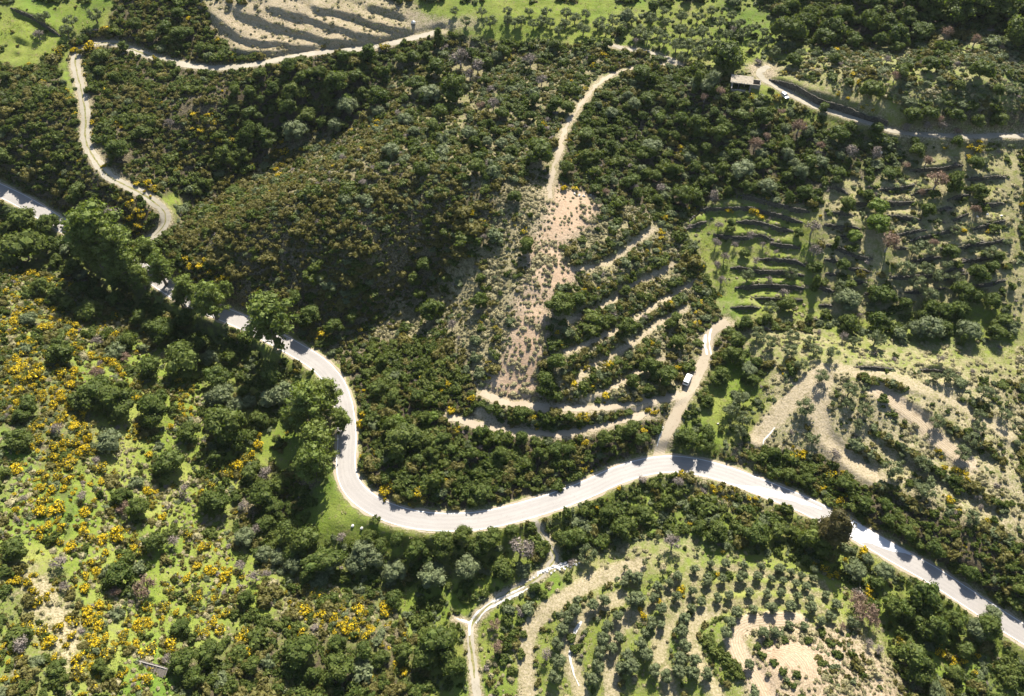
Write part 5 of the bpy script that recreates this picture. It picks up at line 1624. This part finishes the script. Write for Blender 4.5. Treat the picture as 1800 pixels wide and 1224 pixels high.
# ------------------------------------------------------------------ solids: boxes and prisms gathered into one mesh per part
class Solid:
    def __init__(s):
        s.v = []; s.f = []

    def box(s, c, h, rz=0.0, jit=0.0, tilt=(0, 0)):
        n = len(s.v)
        M = Matrix.Rotation(rz, 3, 'Z') @ Matrix.Rotation(tilt[0], 3, 'X') @ Matrix.Rotation(tilt[1], 3, 'Y')
        for z in (-1, 1):
            for x, y in ((-1, -1), (1, -1), (1, 1), (-1, 1)):
                p = M @ Vector((x * h[0] * (1 + U(-jit, jit)), y * h[1] * (1 + U(-jit, jit)), z * h[2] * (1 + U(-jit, jit))))
                s.v.append((c[0] + p.x, c[1] + p.y, c[2] + p.z))
        s.f += [tuple(n + i for i in q) for q in ((3, 2, 1, 0), (4, 5, 6, 7), (0, 1, 5, 4), (1, 2, 6, 5), (2, 3, 7, 6), (3, 0, 4, 7))]

    def loft(s, rings, cap=True):
        n = len(s.v); k = len(rings[0])
        for r_ in rings: s.v += [tuple(p) for p in r_]
        for i in range(len(rings) - 1):
            for j in range(k):
                s.f.append((n + i * k + j, n + i * k + (j + 1) % k, n + (i + 1) * k + (j + 1) % k, n + (i + 1) * k + j))
        if cap:
            s.f.append(tuple(n + j for j in range(k))[::-1]); s.f.append(tuple(n + (len(rings) - 1) * k + j for j in range(k)))

    def wheel(s, c, r_, w, k=16):
        s.loft([[(c[0] + r_ * math.cos(a) * q, c[1] + y, c[2] + r_ * math.sin(a) * q) for a in [i / k * 6.2832 for i in range(k)]] for y, q in ((-w, .8), (-w, .97), (-w * .7, 1), (w * .7, 1), (w, .97), (w, .8))])

    def put(s, name, mat, parent=None, bevel=0.0, **kw):
        me = new_mesh(name, s.v, s.f, [mat])
        o = link(name, me, parent, **kw)
        if bevel:
            b = o.modifiers.new("edge", 'BEVEL'); b.width = bevel; b.segments = 2; b.limit_method = 'ANGLE'
        return o


M_STONE = island_mat("terrace_stone", (.055, .05, .038), (.12, .108, .085))
M_CORE = plain("wall_earth", (.06, .05, .035), .95, .1)
M_CONC = plain("roof_concrete", (.31, .265, .2), .9, .2, (.2, .17, .125), 1.1, bump=.4)
M_PLAST = plain("weathered_plaster", (.3, .265, .215), .9, .2, (.2, .175, .14), 1.5, bump=.4)
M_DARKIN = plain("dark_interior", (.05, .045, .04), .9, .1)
M_WOOD = plain("grey_wood", (.15, .125, .1), .9, .15, (.22, .19, .155), 2.5)
M_VAN = plain("white_car_paint", (.8, .8, .79), .3, .5)
M_SILVER = plain("pale_car_paint", (.62, .63, .65), .3, .5, metal=.2)
M_GLASS = plain("car_glass", (.02, .024, .028), .08, .6)
M_TYRE = plain("tyre_rubber", (.02, .02, .02), .85, .2)
M_RIM = plain("wheel_rim", (.5, .5, .5), .4, .5, metal=.6)
M_TRIM = plain("dark_trim", (.04, .04, .042), .6, .3)
M_RED = plain("tail_light_red", (.4, .02, .02), .3, .5)
M_LAMP = plain("headlight_clear", (.75, .75, .72), .15, .6)


def stone_wall(line, hgt, lean, lab_look, pxy, sink=.5):
    """dry stone face along a terrace step: an earth-filled core with separate stones in courses"""
    q = resample(line, .55)
    g = np.gradient(q[:, :2], axis=0); g /= np.linalg.norm(g, axis=1)[:, None] + 1e-9
    nn = np.stack([-g[:, 1], g[:, 0]], 1)
    lo = hz(q[:, 0] - nn[:, 0] * 1.3, q[:, 1] - nn[:, 1] * 1.3); hi = hz(q[:, 0] + nn[:, 0] * 1.1, q[:, 1] + nn[:, 1] * 1.1)
    top = np.maximum(np.minimum(hi - .12, lo + hgt * 1.15), lo + .08)
    top = smooth(top, 2) + (fbm(np.arange(len(q)) / 2.5, np.zeros(len(q)), 61, 2) - .5) * .35
    org = Vector((q[len(q) // 2, 0], q[len(q) // 2, 1], lo[len(q) // 2]))
    c = Solid(); rings = []
    for i in range(len(q)):
        a = q[i, :2] - nn[i] * .30; b = q[i, :2] + nn[i] * .35
        rings.append([(a[0] - org.x, a[1] - org.y, lo[i] - sink - org.z), (b[0] - org.x, b[1] - org.y, lo[i] - sink - org.z), (b[0] - org.x, b[1] - org.y, top[i] - .12 - org.z), (a[0] - org.x, a[1] - org.y, top[i] - .12 - org.z)])
    c.loft(rings)
    o = c.put("dry_stone_wall", M_CORE, loc=org)
    s = Solid()
    for i in range(len(q)):
        z = lo[i] - .2; rz = math.atan2(g[i, 1], g[i, 0])
        while z < top[i] and top[i] - lo[i] > .3:
            h = U(.15, .24)
            d = .38 - .05 * (z - lo[i])
            p = q[i, :2] - nn[i] * d + g[i] * U(-.12, .12)
            s.box((p[0] - org.x, p[1] - org.y, z + h - org.z), (U(.2, .33), .16, h), rz + U(-.12, .12), .18, (U(-.08, .08), U(-.06, .06)))
            z += h * 1.85
        if U(0, 1) < .3:
            p = q[i, :2] + nn[i] * U(-.25, .2)
            s.box((p[0] - org.x, p[1] - org.y, top[i] - org.z), (U(.2, .34), U(.16, .28), U(.1, .2)), rz + U(-.3, .3), .2)
    st = s.put("stones", M_STONE, o); st["kind"] = "stuff"
    tag(o, cat="wall", group="dry stone terrace walls")
    rec(o, lab_look, pxy[0], pxy[1], "dry_stone_wall")
    return o


for k, l in enumerate(stone_lines):
    pm = project(l[len(l) // 2][None])[0]
    n = len(stone_lines)
    if k == n - 1:
        o = stone_wall(l, 2.6, .1, "tall", pm); PLACED.pop(); o["label"] = "dark stone wall running down the grassy slope at the field's top corner"
    elif k == n - 2:
        o = stone_wall(l, 2.2, .1, "tall", pm); PLACED.pop(); o["label"] = "long tall stone retaining wall above the pale farm track"
    elif k >= n - 4:
        o = stone_wall(l, .7, .1, "low", pm); PLACED.pop(); o["label"] = "rough low stone wall under the straw field, " + ("outer stretch of the two" if k == n - 3 else "stretch nearer the green gully")
    else:
        L = len(l)
        stone_wall(l, 1.7, .1, ("long" if L > 28 else "short" if L < 12 else "mid-length") + " dry stone terrace wall with shaded face", pm)


# ------------------------------------------------------------------ loose rocks
def rock_mesh(name, mat):
    d = RNG.normal(size=(26, 3)); d /= np.linalg.norm(d, axis=1)[:, None]
    import bmesh
    b = bmesh.new()
    for p in d * RNG.uniform(.75, 1.05, (26, 1)) * np.array([1, .8, .6]): b.verts.new(p)
    r_ = bmesh.ops.convex_hull(b, input=b.verts)
    bmesh.ops.delete(b, geom=[v for v in b.verts if not v.link_faces], context='VERTS')
    me = bpy.data.meshes.new(name); b.to_mesh(me); b.free(); me.materials.append(mat)
    return me


ROCKM = [rock_mesh("limestone_rock", M_WHITE) for _ in range(5)]
for px, py, r_ in T3("955,1006,5 962,1006,4 969,1008,5 984,1002,5 992,1001,5 1003,997,4 1018,990,4 1013,993,5 938,1016,4 932,1020,4 964,1000,5 972,996,6 980,1000,5 986,992,6 994,990,6 1002,988,5 1008,992,5 958,1004,5 950,1008,4 990,998,4 998,996,4 975,1004,4 1012,986,4 945,1013,4 1010,341,5 1018,344,5 1026,345,5 1038,343,4 620,925,6 636,929,6 1718,382,6 1735,378,6 1760,380,5 283,755,5 1480,960,6 1310,735,4 1262,745,4 1348,655,4 1548,268,7 1345,868,3 640,262,3"):
    g = ground_at([px], [py])[0]; R = r_ * .62 * project(g[None])[0, 2] / FPX
    o = link("limestone_rock", ROCKM[RNG.integers(5)], loc=(g[0], g[1], g[2] + R * .25), rot=(U(-.3, .3), U(-.3, .3), U(0, 6)), scale=(R, R * U(.8, 1.1), R * U(.8, 1.1)))
    tag(o, cat="rock", group="loose limestone rocks")
    rec(o, ("larger " if r_ > 5 else "small ") + ("pale" if py < 1000 else "white") + " limestone rock", px, py, "limestone_rock")
g = ground_at([727], [42])[0]
o = link("white_boulder", rock_mesh("white_boulder", plain("boulder_white", (.72, .7, .67), .85, .2, (.5, .48, .45), 1.2)), loc=(g[0], g[1], g[2] + .7), scale=(1.25, 1.15, 1.5))
tag(o, "smooth white boulder alone at the edge of the ploughed terraces", "boulder")


# ------------------------------------------------------------------ pale ruts and ploughing ridges
for nm, pts, w, lab in (("chalky_rut", "1022,1092 1010,1112 1003,1140 1002,1160 1009,1185 1018,1206", .55, "white chalky rut running down the orchard row"),
                        ("chalky_rut", "928,1035 900,1050 872,1062 850,1078 836,1096", .65, "white chalky rut along the orchard track"),
                        ("chalky_rut", "922,1031 895,1045 868,1057 845,1073 829,1092 826,1118", .5, "thin white rut beside the bend of the orchard track"),
                        ("chalky_rut", "1240,588 1239,606 1243,624", .6, "white stony rut at the top of the earth track"),
                        ("chalky_rut", "1250,578 1247,600 1251,626 1253,640", .45, "white stony rut by the green gully"),
                        ("chalky_rut", "1166,750 1160,768 1155,785", .5, "white washed-out rut at the foot of the earth track"),
                        ("chalky_rut", "1362,752 1352,765 1343,775 1341,790", .4, "white washed-out gully on the ploughed knoll"),
                        ("chalky_rut", "802,1088 816,1092 826,1096", .5, "white stones at the short spur off the orchard track"),
                        ("chalky_rut", "1008,988 990,994 968,1000 945,1010", .8, "white rubble spread across the orchard track")):
    l = dense(P(pts), .5)
    o = link(nm, ribbon(nm, l, w / 2, -w / 2, .09, [M_WHITE], ragged=w * .8, seed=len(lab), skirt=.12, lift=True))
    tag(o, lab, "rut", kind="structure")

S_ = Leafy()


def ridges(line, offs, h=.08, w=.28):
    g_ = np.gradient(line[:, :2], axis=0); g_ /= np.linalg.norm(g_, axis=1)[:, None] + 1e-9
    nn = np.stack([-g_[:, 1], g_[:, 0]], 1)
    for d in offs:
        n = len(line); V = []
        wob = (fbm(np.arange(n) / 3.0, np.full(n, d * 9.1), 7, 2) - .5) * .3
        hh = h * (.5 + fbm(np.arange(n) / 2.0, np.full(n, d * 3.7), 17, 2))
        for e, z in ((-w, -.06), (0, None), (w, -.06)):
            xy = line[:, :2] + nn * (d + e + wob)[:, None]
            V.append(np.column_stack([xy, hz(xy[:, 0], xy[:, 1]) + (hh if z is None else z)]))
        V = np.concatenate(V); i = np.arange(n - 1); F = []
        for r_ in range(2):
            F.append(np.stack([r_ * n + i, r_ * n + i + 1, (r_ + 1) * n + i + 1], 1)); F.append(np.stack([r_ * n + i, (r_ + 1) * n + i + 1, (r_ + 1) * n + i], 1))
        S_.add(V, np.concatenate(F), 0)


for k in (8, 9):
    ridges(resample(strip_lines[k], .6), np.arange(-STRIP_W[k], STRIP_W[k] + .1, .7), .05, .24)
for pts in ("1352,1150 1372,1160 1388,1180 1392,1204", "1362,1142 1392,1150 1412,1172 1418,1200", "1385,1136 1415,1146 1432,1168 1436,1195", "1348,1158 1362,1178 1372,1200"):
    ridges(dense(P(pts), .6), np.arange(-1.2, 1.3, .6), .05, .22)
for pts in ("365,40 395,62 430,80 500,88 560,93", "395,24 420,48 470,66 540,80 600,86", "430,22 480,36 560,58 640,78", "500,22 580,46 650,62 690,70", "590,22 650,36 710,48"):
    ridges(dense(P(pts), .7), np.arange(-2.4, 2.5, .9), .05, .28)
me = S_.mesh("plough_ridges", [plain("turned_soil", (.33, .255, .165), .95, .1, (.26, .2, .125), 1.5)])
tag(link("plough_ridges", me), "fine plough ridges on the worked strips", "furrows", kind="stuff")


# ------------------------------------------------------------------ vehicles
def heading(a, b):
    p, q = ground_at([a[0], b[0]], [a[1], b[1]])
    return math.atan2(q[1] - p[1], q[0] - p[0])


def vehicle(name, label, cat, at, yaw, Lh, Wh, prof, paint, glass, wheels, hood_z, lights):
    """prof: (x, half width, z) outline of the body's top line from tail to nose; body is lofted between sill and that line"""
    g = ground_at([at[0]], [at[1]])[0]
    e = link(name, None, loc=(g[0], g[1], hz([g[0]], [g[1]])[0] + .06), rot=(0, 0, yaw))
    tag(e, label, cat)
    s = Solid(); rings = []
    for x, zt, wt in prof:
        wl = Wh - (.12 if abs(x) > Lh - .1 else 0)
        rings.append([(x, -wl, .28), (x, -Wh if abs(x) < Lh - .1 else -wl, min(.75, zt)), (x, -wt, zt - .1 if zt > .8 else zt), (x, -wt * .86, zt), (x, wt * .86, zt), (x, wt, zt - .1 if zt > .8 else zt), (x, Wh if abs(x) < Lh - .1 else wl, min(.75, zt)), (x, wl, .28)])
    s.loft(rings)
    s.put("body", paint, e, bevel=.03)
    for gv in glass:
        q = Solid(); q.loft([gv[:4], gv[4:]]); q.put("window", M_GLASS, e)
    for x in wheels:
        for y in (-Wh + .06, Wh - .06):
            w = Solid(); w.wheel((0, 0, 0), .33, .11)
            wo = w.put("wheel", M_TYRE, e, loc=(x, y, .33))
            w2 = Solid(); w2.wheel((0, 0, 0), .19, .118, 10); w2.put("rim", M_RIM, wo)
    for nm, x, y, z, m in lights:
        b = Solid(); b.box((x, y, z), (.05, .13, .1)); b.put(nm, m, e)
    for x in (-Lh - .02, Lh + .02):
        b = Solid(); b.box((x, 0, .42), (.08, Wh * .93, .12)); b.put("bumper", M_TRIM, e, bevel=.03)
    for y in (-1, 1):
        b = Solid(); b.box((hood_z, y * (Wh + .1), 1.08), (.06, .09, .09)); b.put("mirror", M_TRIM, e)
    return e


def pane(a, b, c, d, n, t=.015):
    a, b, c, d = map(np.array, (a, b, c, d)); n = np.array(n) * t
    return [tuple(q) for q in (a, b, c, d)] + [tuple(q + n) for q in (a, b, c, d)]


# panel van, roof nearly full length, nose sloping
Wv = 1.0
van_prof = [(-2.5, 1.2, .95), (-2.46, 2.1, .9), (-2.3, 2.25, .88), (0.9, 2.25, .88), (1.25, 2.15, .87), (1.75, 1.35, .88), (2.35, 1.05, .86), (2.5, .8, .8)]
van_glass = [pane((1.27, -.74, 2.1), (1.27, .74, 2.1), (1.74, .78, 1.4), (1.74, -.78, 1.4), (.83, 0, .55)),
             pane((-2.47, -.72, 2.0), (-2.47, .72, 2.0), (-2.51, .78, 1.35), (-2.51, -.78, 1.35), (-1, 0, 0))]
for y in (-1, 1):
    van_glass.append(pane((.45, y * .905, 2.0), (1.15, y * .9, 1.95), (1.55, y * .93, 1.35), (.45, y * .96, 1.35), (0, y, 0)))
v = vehicle("white_van", "white panel van parked on the earth track, its rear in shade", "van", (1208, 670), heading((1198, 690), (1216, 652)), 2.5, Wv, van_prof, M_VAN, van_glass, (-1.55, 1.55), 1.35,
            [("tail_light", -2.5, -.85, 1.0, M_RED), ("tail_light", -2.5, .85, 1.0, M_RED), ("headlight", 2.47, -.7, .75, M_LAMP), ("headlight", 2.47, .7, .75, M_LAMP)])
Wc = .88
car_prof = [(-2.1, .8, .78), (-2.02, 1.0, .76), (-1.7, 1.42, .68), (-1.2, 1.5, .66), (.2, 1.48, .66), (1.0, 1.0, .74), (1.9, .86, .74), (2.1, .66, .7)]
car_glass = [pane((.24, -.55, 1.47), (.24, .55, 1.47), (.98, .66, 1.03), (.98, -.66, 1.03), (.5, 0, .86), .03),
             pane((-1.72, -.55, 1.4), (-1.72, .55, 1.4), (-2.01, .64, 1.04), (-2.01, -.64, 1.04), (-.8, 0, .5), .03)]
for y in (-1, 1):
    car_glass.append(pane((-1.5, y * .74, 1.36), (.15, y * .72, 1.38), (.72, y * .83, 1.02), (-1.6, y * .85, 1.0), (0, y, .2), .02))
vehicle("parked_car", "pale silver hatchback parked on the verge under the retaining wall", "car", (1379, 171), heading((1368, 158), (1390, 182)), 2.1, Wc, car_prof, M_SILVER, car_glass, (-1.3, 1.3), .75,
        [("tail_light", -2.08, -.68, .8, M_RED), ("tail_light", -2.08, .68, .8, M_RED), ("headlight", 2.06, -.6, .66, M_LAMP), ("headlight", 2.06, .6, .66, M_LAMP)])

# ------------------------------------------------------------------ stone hut
g = ground_at([1304], [152])[0]
hut = link("stone_hut", None, loc=(g[0], g[1], g[2] - .25), rot=(0, 0, math.radians(-13)))
tag(hut, "flat-roofed stone hut with open front and roofless annex beside the farm track", "hut")


def part(name, boxes, mat, parent, bevel=0, jit=0):
    s = Solid()
    for b in boxes: s.box(b[0], b[1], b[2] if len(b) > 2 else 0, jit)
    return s.put(name, mat, parent, bevel)


part("back_wall", [((-.5, 2.6, 1.5), (4.0, .25, 1.5))], M_PLAST, hut)
part("side_wall", [((-4.25, 0, 1.45), (.25, 2.85, 1.45))], M_PLAST, hut)
part("side_wall", [((3.25, 0, 1.45), (.25, 2.85, 1.45))], M_PLAST, hut)
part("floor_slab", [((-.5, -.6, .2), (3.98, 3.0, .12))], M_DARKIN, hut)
rf = part("roof", [((-.5, .3, 3.12), (4.5, 2.75, .16))], M_CONC, hut, .03)
rf.rotation_euler = (math.radians(4), 0, 0)
for i in range(9):
    st = link("roof_stone", ROCKM[i % 5], rf, loc=(-4.6 + i * 1.02 + U(-.2, .2), -2.1 + U(-.2, .3), 3.38), scale=(U(.16, .28),) * 3)
for i in range(5):
    st = link("roof_stone", ROCKM[i % 5], rf, loc=(-4.2 + i * 1.8 + U(-.3, .3), 2.2 + U(-.4, .4), 3.36), scale=(U(.14, .24),) * 3)
for x in (-3.9, -1.6, .8, 3.0):
    part("post", [((x, -2.35, 1.45), (.14, .14, 1.45))], M_WOOD, hut)
part("beam", [((-.5, -2.35, 2.84), (4.0, .12, .1))], M_WOOD, hut)
lw = Solid(); lw.loft([[(-4.4, -4.6, 0), (-4.0, -4.6, 0), (-4.0, -4.6, 1.7), (-4.4, -4.6, 1.7)], [(-4.4, -2.9, 0), (-4.0, -2.9, 0), (-4.0, -2.9, 2.3), (-4.4, -2.9, 2.3)]]); lw.put("yard_wall", M_PLAST, hut)
part("yard_wall", [((-.3, -4.5, .55), (3.65, .2, .55))], M_PLAST, hut)
part("yard_wall", [((3.2, -3.7, .75), (.2, .6, .75))], M_PLAST, hut)
s = Solid(); s.box((-.6, -3.6, .75), (2.4, .1, .55), .12, 0, (.9, 0)); s.put("collapsed_panel", M_CONC, hut)
part("annex_wall", [((3.72, 1.2, 1.2), (.18, 1.6, 1.2))], M_PLAST, hut)
part("annex_wall", [((7.0, 1.2, 1.1), (.18, 1.6, 1.1))], M_PLAST, hut)
part("annex_wall", [((5.36, 2.6, 1.25), (1.44, .18, 1.25))], M_PLAST, hut)
part("annex_wall", [((5.36, -.25, .95), (1.44, .16, .95))], M_PLAST, hut)
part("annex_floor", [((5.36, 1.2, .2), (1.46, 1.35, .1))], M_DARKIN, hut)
part("lintel", [((5.36, 2.2, 2.62), (1.75, .22, .1))], M_CONC, hut)

# ------------------------------------------------------------------ collapsed shed in the meadow
a, b = ground_at([240, 296], [1168, 1188])
yaw = math.atan2(b[1] - a[1], b[0] - a[0]); mid = (a + b) / 2; Ls = np.linalg.norm(b[:2] - a[:2]) / 2
sh = link("collapsed_shed", None, loc=(mid[0], mid[1], hz([mid[0]], [mid[1]])[0] - .1), rot=(0, 0, yaw))
tag(sh, "collapsed stone shed under weathered grey boards in the meadow", "shed")
part("rubble_wall", [((-Ls + .3 + i * .5, 1.15 + U(-.1, .1), .45), (.28, .25, U(.3, .55))) for i in range(int(Ls * 4 - .5))], M_STONE, sh, 0, .15)
part("rubble_wall", [((-Ls, -.9 + i * .45, .4), (.25, .26, U(.25, .5))) for i in range(5)], M_STONE, sh, 0, .15)
for i in range(int(Ls * 2 / .42)):
    s = Solid(); s.box((-Ls + .3 + i * .42, .1 + U(-.1, .1), .62 + U(-.06, .06)), (.19, 1.15 + U(-.15, .15), .03), U(-.06, .06), .05, (math.radians(24), 0)); s.put("board", M_WOOD, sh)
s = Solid(); s.box((-.2, .95, 1.12), (Ls * .95, .07, .07), .02); s.put("ridge_pole", plain("bleached_pole", (.34, .31, .27), .9, .2), sh)
s = Solid(); s.box((-Ls + 1.3, -.3, .85), (.06, 1.4, .06), .5, 0, (.3, 0)); s.put("fallen_pole", MATS["bleached_pole"], sh)

# ------------------------------------------------------------------ thin spring haze over the whole valley
lowest = min(v.co.z for v in bpy.data.objects["ground"].data.vertices)
hv = 2300.0
zb, zt = lowest - 1.0, max(CAM_H + 4.0, max(v.co.z for v in bpy.data.objects["ground"].data.vertices) + 30.0)
hb = [(x, y, z) for z in (zb, zt) for x, y in ((-hv, -hv), (hv, -hv), (hv, hv + 400), (-hv, hv + 400))]
hm = bpy.data.materials.new("valley_haze")
t, out = nodes_of(hm)
pv = N(t, "ShaderNodeVolumePrincipled")
pv.inputs["Color"].default_value = (.86, .93, 1.0, 1)
pv.inputs["Density"].default_value = .00002
pv.inputs["Anisotropy"].default_value = .2
t.links.new(pv.outputs[0], out.inputs["Volume"])
hz_o = link("haze", new_mesh("haze", hb, [(3, 2, 1, 0), (4, 5, 6, 7), (0, 1, 5, 4), (1, 2, 6, 5), (2, 3, 7, 6), (3, 0, 4, 7)], [hm]))
tag(hz_o, "thin pale haze filling the valley air", "haze", kind="stuff")
label_all()
